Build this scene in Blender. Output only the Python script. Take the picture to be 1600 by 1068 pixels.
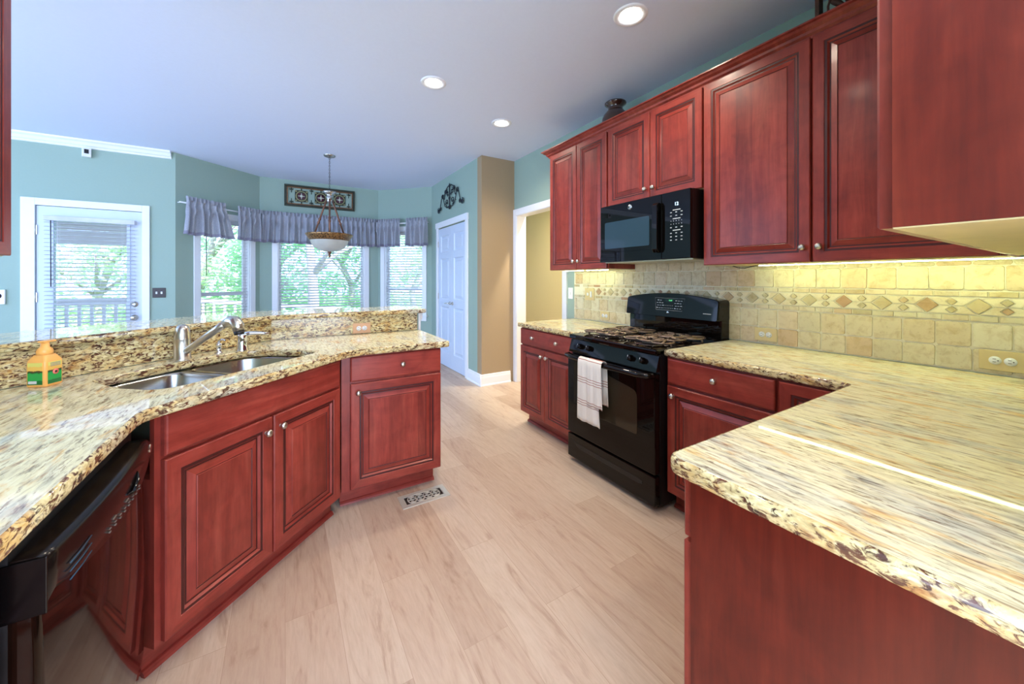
import bpy, bmesh, math, random
from mathutils import Vector, Matrix
from mathutils.geometry import tessellate_polygon
for o in list(bpy.data.objects): bpy.data.objects.remove(o, do_unlink=True)
SC = bpy.context.scene
COL = SC.collection
PI = math.pi
S2 = 2 ** .5
rnd = random.Random(7)

# ------------------------------------------------------------------ camera
YAW = 31.2
cam_d = bpy.data.cameras.new('camera'); cam = bpy.data.objects.new('camera', cam_d); COL.objects.link(cam)
cam.location = (0, 0, 1.31); cam.rotation_euler = (PI / 2, 0, -math.radians(YAW))
cam_d.sensor_width = 36; cam_d.lens = 585 / 1600 * 36; cam_d.shift_y = -98 / 1600
cam_d.clip_start = .03; cam_d.clip_end = 200
SC.camera = cam
SC.view_settings.view_transform = 'Standard'; SC.view_settings.look = 'None'
SC.view_settings.gamma = 1; SC.view_settings.use_curve_mapping = False
SC.view_settings.exposure = 0.22

def lin(c):
    return tuple(((v / 255) / 12.92 if v / 255 <= .04045 else ((v / 255 + .055) / 1.055) ** 2.4) for v in c) + (1,)

# ------------------------------------------------------------------ sky
W_ = bpy.data.worlds.new('sky'); SC.world = W_; W_.use_nodes = True
nt = W_.node_tree; nt.nodes.clear()
wo = nt.nodes.new('ShaderNodeOutputWorld'); bg = nt.nodes.new('ShaderNodeBackground')
tc = nt.nodes.new('ShaderNodeTexCoord'); sx = nt.nodes.new('ShaderNodeSeparateXYZ'); rp = nt.nodes.new('ShaderNodeValToRGB')
nt.links.new(tc.outputs['Generated'], sx.inputs[0]); nt.links.new(sx.outputs['Z'], rp.inputs[0])
rp.color_ramp.elements[0].position = 0.0; rp.color_ramp.elements[0].color = (.47, .65, 1.0, 1)
rp.color_ramp.elements[1].position = .9; rp.color_ramp.elements[1].color = (.36, .54, 1.0, 1)
nt.links.new(rp.outputs[0], bg.inputs[0]); bg.inputs[1].default_value = 4.2
nt.links.new(bg.outputs[0], wo.inputs[0])
sun_d = bpy.data.lights.new('sun', 'SUN'); sun = bpy.data.objects.new('sun', sun_d); COL.objects.link(sun)
sun_d.energy = 7.0; sun_d.angle = .03; sun_d.color = (1, .96, .88)
sun.rotation_euler = (math.radians(38), 0, math.radians(20))

def fill_light(name, loc, rot, w, h, e, color):
    # added unseen fill, tilted up at the ceiling; stands in for adjoining-room windows
    l = bpy.data.lights.new(name, 'AREA'); l.shape = 'RECTANGLE'; l.size = w; l.size_y = h; l.energy = e; l.color = color
    o = bpy.data.objects.new(name, l); COL.objects.link(o); o.location = loc; o.rotation_euler = rot; return o
fill_light('left_fill', (-5.0, 1.4, 1.35), (math.radians(90 + 22), 0, -math.radians(90)), 4.4, 2.2, 120, (.46, .63, 1))
fill_light('rear_fill', (-.6, -3.1, 1.3), (math.radians(90 + 34), 0, 0), 4.5, 2.2, 190, (.80, .89, 1))

def spot(loc, e, color, size=2.6, blend=.8, r=.06):
    l = bpy.data.lights.new('spot_light', 'SPOT'); l.energy = e; l.color = color; l.spot_size = size; l.spot_blend = blend; l.shadow_soft_size = r
    o = bpy.data.objects.new('spot_light', l); COL.objects.link(o); o.location = loc; return o
CAN_E = 55; CAN_C = (1, .86, .68)

# ------------------------------------------------------------------ material helpers
MATS = {}
def newmat(n):
    m = bpy.data.materials.new(n); m.use_nodes = True; t = m.node_tree; t.nodes.clear()
    out = t.nodes.new('ShaderNodeOutputMaterial'); b = t.nodes.new('ShaderNodeBsdfPrincipled')
    t.links.new(b.outputs[0], out.inputs[0]); MATS[n] = m
    return m, t, b, out
def plain(n, rgb, rough=.5, metal=0, spec=.5, coat=0, noise=0, scale=30, bump=0, aniso=0):
    m, t, b, o = newmat(n)
    b.inputs['Base Color'].default_value = lin(rgb); b.inputs['Roughness'].default_value = rough
    b.inputs['Metallic'].default_value = metal; b.inputs['Specular IOR Level'].default_value = spec
    b.inputs['Coat Weight'].default_value = coat; b.inputs['Coat Roughness'].default_value = .05
    if noise or bump:
        c = t.nodes.new('ShaderNodeTexCoord'); nz = t.nodes.new('ShaderNodeTexNoise'); nz.inputs['Scale'].default_value = scale; nz.inputs['Detail'].default_value = 4
        t.links.new(c.outputs['Object'], nz.inputs['Vector'])
        if noise:
            mx = t.nodes.new('ShaderNodeMix'); mx.data_type = 'RGBA'
            a = lin([max(0, v * (1 - noise)) for v in rgb]); d = lin([min(255, v * (1 + noise)) for v in rgb])
            mx.inputs[6].default_value = a; mx.inputs[7].default_value = d
            t.links.new(nz.outputs[0], mx.inputs[0]); t.links.new(mx.outputs[2], b.inputs['Base Color'])
        if bump:
            bp = t.nodes.new('ShaderNodeBump'); bp.inputs['Strength'].default_value = bump; bp.inputs['Distance'].default_value = .002
            t.links.new(nz.outputs[0], bp.inputs['Height']); t.links.new(bp.outputs[0], b.inputs['Normal'])
    return m
def emis(n, rgb, s):
    m, t, b, o = newmat(n); b.inputs['Base Color'].default_value = (0, 0, 0, 1)
    b.inputs['Emission Color'].default_value = (*rgb, 1); b.inputs['Emission Strength'].default_value = s
    return m
def ramp(t, stops, src=None, interp='LINEAR'):
    r = t.nodes.new('ShaderNodeValToRGB'); r.color_ramp.interpolation = interp
    e = r.color_ramp.elements
    while len(e) < len(stops): e.new(.5)
    for i, (p, c) in enumerate(stops):
        e[i].position = p; e[i].color = c if len(c) == 4 else lin(c)
    if src: t.links.new(src, r.inputs[0])
    return r
def mapped(t, scale=(1, 1, 1), rot=(0, 0, 0), rand=False, coord='Object'):
    c = t.nodes.new('ShaderNodeTexCoord'); src = c.outputs[coord]
    if rand:
        oi = t.nodes.new('ShaderNodeObjectInfo'); ml = t.nodes.new('ShaderNodeVectorMath'); ml.operation = 'MULTIPLY_ADD'
        cb = t.nodes.new('ShaderNodeCombineXYZ')
        for i in range(3): t.links.new(oi.outputs['Random'], cb.inputs[i])
        t.links.new(cb.outputs[0], ml.inputs[0]); ml.inputs[1].default_value = (7, 3, 11); t.links.new(src, ml.inputs[2]); src = ml.outputs[0]
    mp = t.nodes.new('ShaderNodeMapping'); mp.inputs['Scale'].default_value = scale; mp.inputs['Rotation'].default_value = rot
    t.links.new(src, mp.inputs[0]); return mp.outputs[0]
def noise(t, vec, scale, detail=5, dist=0, rough=.55):
    n = t.nodes.new('ShaderNodeTexNoise'); n.inputs['Scale'].default_value = scale; n.inputs['Detail'].default_value = detail
    n.inputs['Distortion'].default_value = dist; n.inputs['Roughness'].default_value = rough; t.links.new(vec, n.inputs['Vector']); return n.outputs[0]
def mixc(t, fac, a, b, mode='MIX'):
    m = t.nodes.new('ShaderNodeMix'); m.data_type = 'RGBA'; m.blend_type = mode
    for s, i in ((fac, 0), (a, 6), (b, 7)):
        if isinstance(s, (int, float)): m.inputs[i].default_value = s
        elif isinstance(s, tuple): m.inputs[i].default_value = s
        else: t.links.new(s, m.inputs[i])
    return m.outputs[2]
def bump(t, b, h, strength=.2, dist=.002):
    bp = t.nodes.new('ShaderNodeBump'); bp.inputs['Strength'].default_value = strength; bp.inputs['Distance'].default_value = dist
    t.links.new(h, bp.inputs['Height']); t.links.new(bp.outputs[0], b.inputs['Normal'])

def cherry(n, axis, strips=False, dark=1.0):
    m, t, b, o = newmat(n)
    sc = {'z': (1, 1, .09), 'x': (.09, 1, 1)}[axis]
    v = mapped(t, sc, rand=True)
    n1 = noise(t, v, 16, 6, 1.0); n2 = noise(t, v, 110, 3, 0, .6)
    vb = mapped(t, (1, 1, 1), rand=True); n3 = noise(t, vb, 9, 4, .8)
    D = lambda c: tuple(x * dark for x in c)
    r1 = ramp(t, [(.22, D((130, 46, 34))), (.5, D((152, 58, 46))), (.8, D((176, 82, 64)))], n1)
    r2 = ramp(t, [(.3, (.62, .55, .55, 1)), (.62, (1, 1, 1, 1))], n2)
    r3 = ramp(t, [(.25, (.58, .50, .48, 1)), (.62, (1.0, 1.0, 1.0, 1))], n3)
    c = mixc(t, .45, r1.outputs[0], r2.outputs[0], 'MULTIPLY'); c = mixc(t, .75, c, r3.outputs[0], 'MULTIPLY')
    if strips:
        vs = mapped(t, (1, 1, 1), rand=True); sp = t.nodes.new('ShaderNodeSeparateXYZ'); t.links.new(vs, sp.inputs[0])
        mu = t.nodes.new('ShaderNodeMath'); mu.operation = 'MULTIPLY'; mu.inputs[1].default_value = 11.5; t.links.new(sp.outputs[0], mu.inputs[0])
        fl = t.nodes.new('ShaderNodeMath'); fl.operation = 'FLOOR'; t.links.new(mu.outputs[0], fl.inputs[0])
        wn = t.nodes.new('ShaderNodeTexWhiteNoise'); wn.noise_dimensions = '1D'; t.links.new(fl.outputs[0], wn.inputs['W'])
        r4 = ramp(t, [(0, (.66, .60, .58, 1)), (1, (1.12, 1.12, 1.08, 1))], wn.outputs[0])
        c = mixc(t, .8, c, r4.outputs[0], 'MULTIPLY')
    t.links.new(c, b.inputs['Base Color']); b.inputs['Roughness'].default_value = .34
    b.inputs['Coat Weight'].default_value = .15; b.inputs['Coat Roughness'].default_value = .12; b.inputs['Specular IOR Level'].default_value = .4
    bump(t, b, n1, .08)
    return m
WV = cherry('cherry_vertical', 'z'); WH = cherry('cherry_horizontal', 'x'); WP = cherry('cherry_panel', 'z', True)
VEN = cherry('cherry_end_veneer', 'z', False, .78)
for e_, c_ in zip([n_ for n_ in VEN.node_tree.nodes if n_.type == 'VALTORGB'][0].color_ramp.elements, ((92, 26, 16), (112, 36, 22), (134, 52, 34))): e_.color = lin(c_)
WGRV = plain('dark_groove_line', (66, 18, 16), .4, noise=.2, scale=20)  # darker colour set in the grooves of the raised door panels
WOOD3 = [WV, WH, WP, WGRV]
WMAPLE = plain('maple_underside', (225, 205, 150), .45, noise=.05, scale=12)

def granite(n, ang, stretch=.17, edge=False):
    m, t, b, o = newmat(n)
    if edge:
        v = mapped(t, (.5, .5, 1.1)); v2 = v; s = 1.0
    else:
        v = mapped(t, (1.35, stretch * 1.35, 1.35), (0, 0, ang)); v2 = mapped(t, (1.2, .38, 1.2), (0, 0, ang)); s = 1.0
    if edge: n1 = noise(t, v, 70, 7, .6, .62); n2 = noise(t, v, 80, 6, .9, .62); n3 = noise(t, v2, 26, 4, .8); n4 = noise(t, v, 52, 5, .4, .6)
    else: n1 = noise(t, v, 60, 8, .5, .66); n2 = noise(t, v, 85, 7, .5, .68); n3 = noise(t, v2, 16, 5, .8, .6); n4 = noise(t, v, 60, 5, .4, .6)
    n5 = noise(t, v2, 9 if not edge else 3.2, 4, .5)
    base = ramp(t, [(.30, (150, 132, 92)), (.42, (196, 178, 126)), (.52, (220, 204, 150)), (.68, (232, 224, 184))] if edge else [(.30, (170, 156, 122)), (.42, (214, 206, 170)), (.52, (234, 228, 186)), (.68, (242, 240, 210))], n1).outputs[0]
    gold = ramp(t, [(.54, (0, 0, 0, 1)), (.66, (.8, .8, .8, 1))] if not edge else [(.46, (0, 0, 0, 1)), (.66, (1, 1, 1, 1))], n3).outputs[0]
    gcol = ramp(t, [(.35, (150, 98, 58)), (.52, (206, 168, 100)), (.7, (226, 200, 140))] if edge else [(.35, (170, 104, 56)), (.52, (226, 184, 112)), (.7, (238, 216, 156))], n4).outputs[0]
    c = mixc(t, gold, base, gcol)
    blue = ramp(t, [(.54, (0, 0, 0, 1)), (.66, (.6, .6, .6, 1))], n5).outputs[0]
    bcol = ramp(t, [(.35, (108, 116, 124)), (.52, (190, 196, 190)), (.7, (226, 224, 208))], n4).outputs[0]
    c = mixc(t, blue, c, bcol)
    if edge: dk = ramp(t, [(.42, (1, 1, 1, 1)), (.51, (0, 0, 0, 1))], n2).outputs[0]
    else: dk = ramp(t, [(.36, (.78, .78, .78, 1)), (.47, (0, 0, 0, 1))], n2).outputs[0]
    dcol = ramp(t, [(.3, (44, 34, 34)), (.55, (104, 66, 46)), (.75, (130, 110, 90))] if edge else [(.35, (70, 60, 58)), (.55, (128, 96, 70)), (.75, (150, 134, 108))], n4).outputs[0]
    c = mixc(t, dk, c, dcol)
    t.links.new(c, b.inputs['Base Color']); b.inputs['Roughness'].default_value = .03 if not edge else .12; b.inputs['Specular IOR Level'].default_value = .45
    return m
GR = granite('granite_right', 0); GL = granite('granite_left', math.radians(18)); GE = granite('granite_edge', 0, edge=True)

def floor_mat():
    m, t, b, o = newmat('oak_plank_floor')
    c = t.nodes.new('ShaderNodeTexCoord'); mp = t.nodes.new('ShaderNodeMapping'); mp.inputs['Rotation'].default_value = (0, 0, PI / 2)
    t.links.new(c.outputs['Object'], mp.inputs[0])
    br = t.nodes.new('ShaderNodeTexBrick'); br.inputs['Scale'].default_value = 1; br.inputs['Brick Width'].default_value = 1.22
    br.inputs['Row Height'].default_value = .18; br.inputs['Mortar Size'].default_value = .0009; br.inputs['Mortar Smooth'].default_value = .3
    br.offset = .37; br.inputs['Color1'].default_value = (0, 0, 0, 1); br.inputs['Color2'].default_value = (1, 1, 1, 1); br.inputs['Mortar'].default_value = (.5, .5, .5, 1)
    br.inputs['Bias'].default_value = 0
    t.links.new(mp.outputs[0], br.inputs['Vector'])
    # offset grain per plank
    ad = t.nodes.new('ShaderNodeVectorMath'); ad.operation = 'MULTIPLY_ADD'; ad.inputs[1].default_value = (13, 29, 5)
    t.links.new(br.outputs['Color'], ad.inputs[0]); t.links.new(c.outputs['Object'], ad.inputs[2])
    m1 = t.nodes.new('ShaderNodeMapping'); m1.inputs['Scale'].default_value = (1, .13, 1); t.links.new(ad.outputs[0], m1.inputs[0])
    n1 = noise(t, m1.outputs[0], 11, 7, 2.6, .62); n2 = noise(t, m1.outputs[0], 95, 4, .2, .6)
    m2 = t.nodes.new('ShaderNodeMapping'); m2.inputs['Scale'].default_value = (1, .35, 1); t.links.new(ad.outputs[0], m2.inputs[0])
    n3 = noise(t, m2.outputs[0], 5, 4, 1.2)
    base = ramp(t, [(0, (188, 163, 142)), (.5, (198, 175, 154)), (1, (206, 186, 165))], br.outputs['Color']).outputs[0]
    g = ramp(t, [(.30, (.66, .55, .50, 1)), (.44, (.93, .89, .87, 1)), (.6, (1, 1, 1, 1)), (.72, (.84, .78, .76, 1))], n1).outputs[0]
    g2 = ramp(t, [(.3, (.86, .84, .82, 1)), (.6, (1, 1, 1, 1))], n2).outputs[0]
    g3 = ramp(t, [(.22, (.70, .58, .50, 1)), (.36, (1, 1, 1, 1))], n3).outputs[0]
    cc = mixc(t, .75, base, g, 'MULTIPLY'); cc = mixc(t, .7, cc, g2, 'MULTIPLY'); cc = mixc(t, .6, cc, g3, 'MULTIPLY')
    cc = mixc(t, br.outputs['Fac'], cc, lin((172, 144, 122)))
    t.links.new(cc, b.inputs['Base Color']); b.inputs['Roughness'].default_value = .38; b.inputs['Specular IOR Level'].default_value = .35
    bump(t, b, n2, .05)
    return m
FLOOR = floor_mat()
WALL = plain('sage_wall_paint', (152, 174, 160), .75, noise=.015, scale=60)
TAN = plain('tan_wall_paint', (166, 144, 112), .75, noise=.015, scale=60)
CREAM = plain('cream_hall_paint', (226, 206, 156), .75, noise=.01, scale=40)
CEIL = plain('ceiling_paint', (218, 228, 247), .9, noise=.01, scale=50)
TRIM = plain('white_trim_paint', (236, 238, 240), .35, noise=.01, scale=20)
DOORW = plain('white_door_paint', (208, 218, 234), .35, noise=.01, scale=20)
BLACKG = plain('gloss_black_enamel', (12, 8, 6), .04, spec=.32)
BLACKM = plain('matte_black', (20, 18, 18), .45, noise=.1)
BLACKGL = plain('black_glass', (10, 7, 5), .02, spec=.25)
WINGL = plain('oven_window_glass', (52, 44, 32), .03, spec=.35)
MWGL = plain('microwave_window_screen', (44, 66, 80), .08, spec=.4)
STEEL = plain('brushed_stainless', (190, 188, 182), .24, 1, noise=.03, scale=80)
NICKEL = plain('satin_nickel', (205, 200, 190), .28, 1)
CHROME = plain('chrome', (225, 228, 232), .07, 1)
IRON = plain('grate_iron', (136, 116, 100), .26, .65, noise=.15, scale=60)
WROUGHT = plain('wrought_iron', (28, 34, 44), .5, .3)
BRONZE = plain('aged_bronze', (120, 84, 66), .4, .6, noise=.2, scale=60)
WHITEP = plain('white_plastic', (238, 238, 236), .35)
ALMOND = plain('almond_plate', (206, 160, 120), .4)
STONEP = plain('stone_colour_plate', (212, 190, 138), .45)
DARKP = plain('dark_switch_plate', (44, 32, 30), .4)
GROUT = plain('grout', (236, 230, 206), .8, noise=.04, scale=80)
ORANGE = plain('orange_plastic', (250, 182, 96), .3, spec=.5)
VASE = plain('dark_glazed_ceramic', (48, 30, 24), .12, coat=1, noise=.5, scale=14)
CARVED = plain('carved_dark_wood', (78, 44, 30), .5, noise=.3, scale=40)
REFLECTW = emis('lamp_lens', (1, .95, .88), 14)
LEDM = emis('led_strip_light', (.90, 1, .50), 60)
MINT = emis('green_display', (.15, .9, .3), 1.2)
BLUE = emis('blue_display', (.55, .8, 1), 3)
TEXTM = plain('printed_white', (210, 210, 205), .5)
DARKHOLE = plain('dark_duct', (34, 20, 14), .8, noise=.3, scale=40)

def glassmat():
    m, t, b, o = newmat('window_glass'); t.nodes.remove(b)
    tr = t.nodes.new('ShaderNodeBsdfTransparent'); gl = t.nodes.new('ShaderNodeBsdfGlossy'); gl.inputs['Roughness'].default_value = .02
    fr = t.nodes.new('ShaderNodeFresnel'); fr.inputs[0].default_value = 1.25; mx = t.nodes.new('ShaderNodeMixShader')
    t.links.new(fr.outputs[0], mx.inputs[0]); t.links.new(tr.outputs[0], mx.inputs[1]); t.links.new(gl.outputs[0], mx.inputs[2]); t.links.new(mx.outputs[0], o.inputs[0])
    return m
GLASS = glassmat()
def fabric(n, rgb, trans, sc=120, rough=.5, sheen=.3):
    m, t, b, o = newmat(n)
    v = mapped(t, (1, 1, 1)); nz = noise(t, v, sc, 3)
    r = ramp(t, [(.3, tuple(x * .86 for x in rgb)), (.7, rgb)], nz); t.links.new(r.outputs[0], b.inputs['Base Color'])
    b.inputs['Roughness'].default_value = rough; b.inputs['Sheen Weight'].default_value = sheen
    tl = t.nodes.new('ShaderNodeBsdfTranslucent'); tl.inputs[0].default_value = lin(rgb); mx = t.nodes.new('ShaderNodeMixShader'); mx.inputs[0].default_value = trans
    t.links.new(b.outputs[0], mx.inputs[1]); t.links.new(tl.outputs[0], mx.inputs[2]); t.links.new(mx.outputs[0], o.inputs[0])
    return m
VALF = fabric('silver_satin', (176, 178, 188), .12, rough=.26); SLAT = fabric('blind_slat_white', (240, 242, 246), .25, 5, .4, 0)
HEM = fabric('silver_satin_hem', (146, 142, 160), .2, rough=.35)
BOWL = fabric('alabaster_glass', (236, 232, 218), .45, 9, .2, 0)
def towelmat():
    m, t, b, o = newmat('striped_towel')
    c = t.nodes.new('ShaderNodeTexCoord'); sp = t.nodes.new('ShaderNodeSeparateXYZ'); t.links.new(c.outputs['Object'], sp.inputs[0])
    md = t.nodes.new('ShaderNodeMath'); md.operation = 'MODULO'; md.inputs[1].default_value = .15; ad = t.nodes.new('ShaderNodeMath'); ad.operation = 'ADD'; ad.inputs[1].default_value = .752
    t.links.new(sp.outputs[2], ad.inputs[0]); t.links.new(ad.outputs[0], md.inputs[0])
    R = (156, 92, 76); Wt = (234, 228, 216)
    r = ramp(t, [(0, Wt), (.010, R), (.0145, Wt), (.026, R), (.0305, Wt), (.042, R), (.0465, Wt)], md.outputs[0], 'CONSTANT')
    nz = noise(t, mapped(t, (1, 1, 1)), 260, 2); t.links.new(r.outputs[0], b.inputs['Base Color']); b.inputs['Roughness'].default_value = .9
    bump(t, b, nz, .5, .003); return m
TOWEL = towelmat()
def tilemat(n, stops, sc=26):
    m, t, b, o = newmat(n); g = t.nodes.new('ShaderNodeNewGeometry')
    base = ramp(t, stops, g.outputs['Random Per Island']).outputs[0]
    v = mapped(t); n1 = noise(t, v, sc, 6, .6, .65); n2 = noise(t, v, 90, 3)
    a = ramp(t, [(.32, (.70, .60, .46, 1)), (.52, (1, 1, 1, 1))], n1).outputs[0]; p = ramp(t, [(.28, (.6, .5, .4, 1)), (.36, (1, 1, 1, 1))], n2).outputs[0]
    c = mixc(t, .8, base, a, 'MULTIPLY'); c = mixc(t, .5, c, p, 'MULTIPLY'); t.links.new(c, b.inputs['Base Color'])
    b.inputs['Roughness'].default_value = .45; bump(t, b, n1, .25, .003); return m
TILE = tilemat('travertine_tile', [(0, (210, 192, 156)), (.25, (218, 206, 172)), (.5, (208, 196, 162)), (.75, (224, 214, 184)), (.92, (204, 176, 138)), (1, (216, 202, 168))])
TILEL = tilemat('light_marble_tile', [(0, (236, 226, 196)), (1, (226, 212, 176))], 14)
TILED = tilemat('olive_brown_tile', [(0, (192, 178, 138)), (.6, (200, 182, 140)), (.85, (176, 128, 94)), (1, (198, 184, 142))])

# ------------------------------------------------------------------ geometry helpers
def NB(): return bmesh.new()
def box(bm, lo, hi, mi=0, bev=0):
    x0, y0, z0 = lo; x1, y1, z1 = hi
    if x1 < x0: x0, x1 = x1, x0
    if y1 < y0: y0, y1 = y1, y0
    if z1 < z0: z0, z1 = z1, z0
    vs = [bm.verts.new(p) for p in ((x0, y0, z0), (x1, y0, z0), (x1, y1, z0), (x0, y1, z0), (x0, y0, z1), (x1, y0, z1), (x1, y1, z1), (x0, y1, z1))]
    fs = [bm.faces.new([vs[i] for i in q]) for q in ((3, 2, 1, 0), (4, 5, 6, 7), (0, 1, 5, 4), (1, 2, 6, 5), (2, 3, 7, 6), (3, 0, 4, 7))]
    for f in fs: f.material_index = mi
    if bev:
        es = list({e for f in fs for e in f.edges})
        r = bmesh.ops.bevel(bm, geom=es, offset=bev, segments=2, affect='EDGES', profile=.5)
        for f in r['faces']: f.material_index = mi
def tube(bm, pts, r, n=8, closed=False, mi=0, cap=True):
    pts = [Vector(p) for p in pts]; N = len(pts); rings = []
    up = None
    for i, p in enumerate(pts):
        if closed: t = pts[(i + 1) % N] - pts[i - 1]
        else: t = pts[min(i + 1, N - 1)] - pts[max(i - 1, 0)]
        t.normalize()
        if up is None:
            up = Vector((0, 0, 1)) if abs(t.z) < .9 else Vector((1, 0, 0))
        s = t.cross(up)
        if s.length < 1e-6: s = t.orthogonal()
        s.normalize(); up = s.cross(t).normalized()
        rr = r[i] if isinstance(r, (list, tuple)) else r
        rings.append([bm.verts.new(p + (s * math.cos(2 * PI * k / n) + up * math.sin(2 * PI * k / n)) * rr) for k in range(n)])
    for i in range(N if closed else N - 1):
        a, b = rings[i], rings[(i + 1) % N]
        for k in range(n):
            f = bm.faces.new((a[k], a[(k + 1) % n], b[(k + 1) % n], b[k])); f.material_index = mi; f.smooth = True
    if cap and not closed:
        for rg, rev in ((rings[0], True), (rings[-1], False)):
            f = bm.faces.new(rg[::-1] if rev else rg); f.material_index = mi
def lathe(bm, prof, c=(0, 0, 0), n=24, mi=0, axis='z', sx=1, sy=1):
    c = Vector(c)
    def P(r, h, a):
        x, y = r * math.cos(a) * sx, r * math.sin(a) * sy
        return c + (Vector((x, y, h)) if axis == 'z' else Vector((x, h, y)) if axis == 'y' else Vector((h, x, y)))
    rings = []
    for r, h in prof:
        if r < 1e-6: rings.append([bm.verts.new(P(0, h, 0))])
        else: rings.append([bm.verts.new(P(r, h, 2 * PI * k / n)) for k in range(n)])
    for a, b in zip(rings, rings[1:]):
        for k in range(n):
            k2 = (k + 1) % n
            q = [a[k], a[k2], b[k2], b[k]] if len(a) > 1 and len(b) > 1 else ([a[0], b[k2], b[k]] if len(a) == 1 and len(b) > 1 else ([a[k], a[k2], b[0]] if len(b) == 1 and len(a) > 1 else None))
            if q:
                f = bm.faces.new(q); f.material_index = mi; f.smooth = True
def cyl(bm, c, r, h, n=20, mi=0, axis='z', bev=0):
    p = [(0, 0), (r - bev, 0), (r, bev), (r, h - bev), (r - bev, h), (0, h)] if bev else [(0, 0), (r, 0), (r, h), (0, h)]
    lathe(bm, p, c, n, mi, axis)
def xf(bm, M):
    bmesh.ops.transform(bm, matrix=M, verts=bm.verts)
def offs(poly, d):
    n = len(poly); out = []
    for i in range(n):
        p0, p1, p2 = Vector(poly[i - 1]), Vector(poly[i]), Vector(poly[(i + 1) % n])
        a = (p1 - p0).normalized(); b = (p2 - p1).normalized()
        na = Vector((-a.y, a.x)); nb = Vector((-b.y, b.x)); m = na + nb
        k = m.length
        m = m / k if k > 1e-6 else na
        out.append(tuple(p1 + m * d / max(.35, m.dot(na))))
    return out
def area(p): return sum(p[i - 1][0] * p[i][1] - p[i][0] * p[i - 1][1] for i in range(len(p))) / 2
def roundp(pts, rad, seg=6):
    out = []; n = len(pts)
    for i in range(n):
        r = rad[i] if isinstance(rad, (list, tuple)) else rad
        p = Vector(pts[i])
        if r <= 0: out.append(tuple(p)); continue
        a = (Vector(pts[i - 1]) - p); b = (Vector(pts[(i + 1) % n]) - p)
        th = a.angle(b) / 2; L = min(r / math.tan(th), a.length * .49, b.length * .49)
        A = p + a.normalized() * L; B = p + b.normalized() * L
        for k in range(seg + 1):
            s = k / seg; out.append(tuple(A * (1 - s) ** 2 + p * 2 * s * (1 - s) + B * s * s))
    return out
def slab(bm, poly, z0, z1, hole=None, e=.007, mt=0, me=1):
    if area(poly) < 0: poly = poly[::-1]
    prof = [(e, z1), (e * .3, z1 - e * .3), (0, z1 - e), (0, z0 + e), (e * .3, z0 + e * .3), (e, z0)]
    def rings(pl, sg):
        rs = []
        for ins, z in prof: rs.append([bm.verts.new((x, y, z)) for x, y in offs(pl, ins * sg)])
        return rs
    def sides(rs, flip):
        n = len(rs[0])
        for a, b in zip(rs, rs[1:]):
            for k in range(n):
                q = [b[k], b[(k + 1) % n], a[(k + 1) % n], a[k]]
                f = bm.faces.new(q[::-1] if flip else q); f.material_index = me; f.smooth = True
    R = rings(poly, 1); sides(R, False)
    loops = [R]
    if hole:
        if area(hole) < 0: hole = hole[::-1]
        Hh = rings(hole, -1); sides(Hh, True); loops.append(Hh)
    for idx, mi, up in ((0, mt, True), (-1, me, False)):
        flat = [v for L in loops for v in L[idx]]
        tris = tessellate_polygon([[v.co for v in L[idx]] for L in loops])
        for tr in tris:
            vs = [flat[i] for i in tr]
            nrm = (vs[1].co - vs[0].co).cross(vs[2].co - vs[0].co)
            if (nrm.z > 0) != up: vs = vs[::-1]
            try: f = bm.faces.new(vs); f.material_index = mi
            except ValueError: pass
def prism(bm, poly, axis, a0, a1, mi=0, smooth=False):
    def P(u, v, a): return {'x': (a, u, v), 'y': (u, a, v), 'z': (u, v, a)}[axis]
    A = [bm.verts.new(P(u, v, a0)) for u, v in poly]; B = [bm.verts.new(P(u, v, a1)) for u, v in poly]; n = len(poly)
    fs = [bm.faces.new(A[::-1]), bm.faces.new(B)]
    for k in range(n):
        f = bm.faces.new((A[k], A[(k + 1) % n], B[(k + 1) % n], B[k])); f.smooth = smooth; fs.append(f)
    for f in fs: f.material_index = mi
    bmesh.ops.recalc_face_normals(bm, faces=fs)
def obj(name, bm, mats, parent=None, smooth=False, recalc=True, label=None):
    if recalc: bmesh.ops.recalc_face_normals(bm, faces=bm.faces)
    me = bpy.data.meshes.new(name); bm.to_mesh(me); bm.free()
    for m in (mats if isinstance(mats, (list, tuple)) else [mats]): me.materials.append(m)
    if smooth:
        for p in me.polygons: p.use_smooth = True
    o = bpy.data.objects.new(name, me); COL.objects.link(o)
    if parent: o.parent = parent
    if label: o['label'] = label
    return o
def thing(name, label, cat, loc=(0, 0, 0), rz=0, group=None):
    o = bpy.data.objects.new(name, None); COL.objects.link(o); o.empty_display_size = .1
    o.location = loc; o.rotation_euler = (0, 0, math.radians(rz)); o['label'] = label; o['category'] = cat
    if group: o['group'] = group
    return o
def tag(o, label, cat, group=None):
    o['label'] = label; o['category'] = cat
    if group: o['group'] = group
    return o
def struct(name, bm, m, parent=None, label=None):
    o = obj(name, bm, m, parent)
    if not parent: o['kind'] = 'structure'
    if label: o['label'] = label
    return o
def sroot(name, loc, rz=0, label=None):
    o = bpy.data.objects.new(name, None); COL.objects.link(o); o.location = loc; o.rotation_euler = (0, 0, math.radians(rz)); o['kind'] = 'structure'
    if label: o['label'] = label
    return o
def copytree(o, parent=None):
    c = o.copy(); COL.objects.link(c); c.parent = parent
    for ch in list(o.children): copytree(ch, c)
    return c
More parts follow.
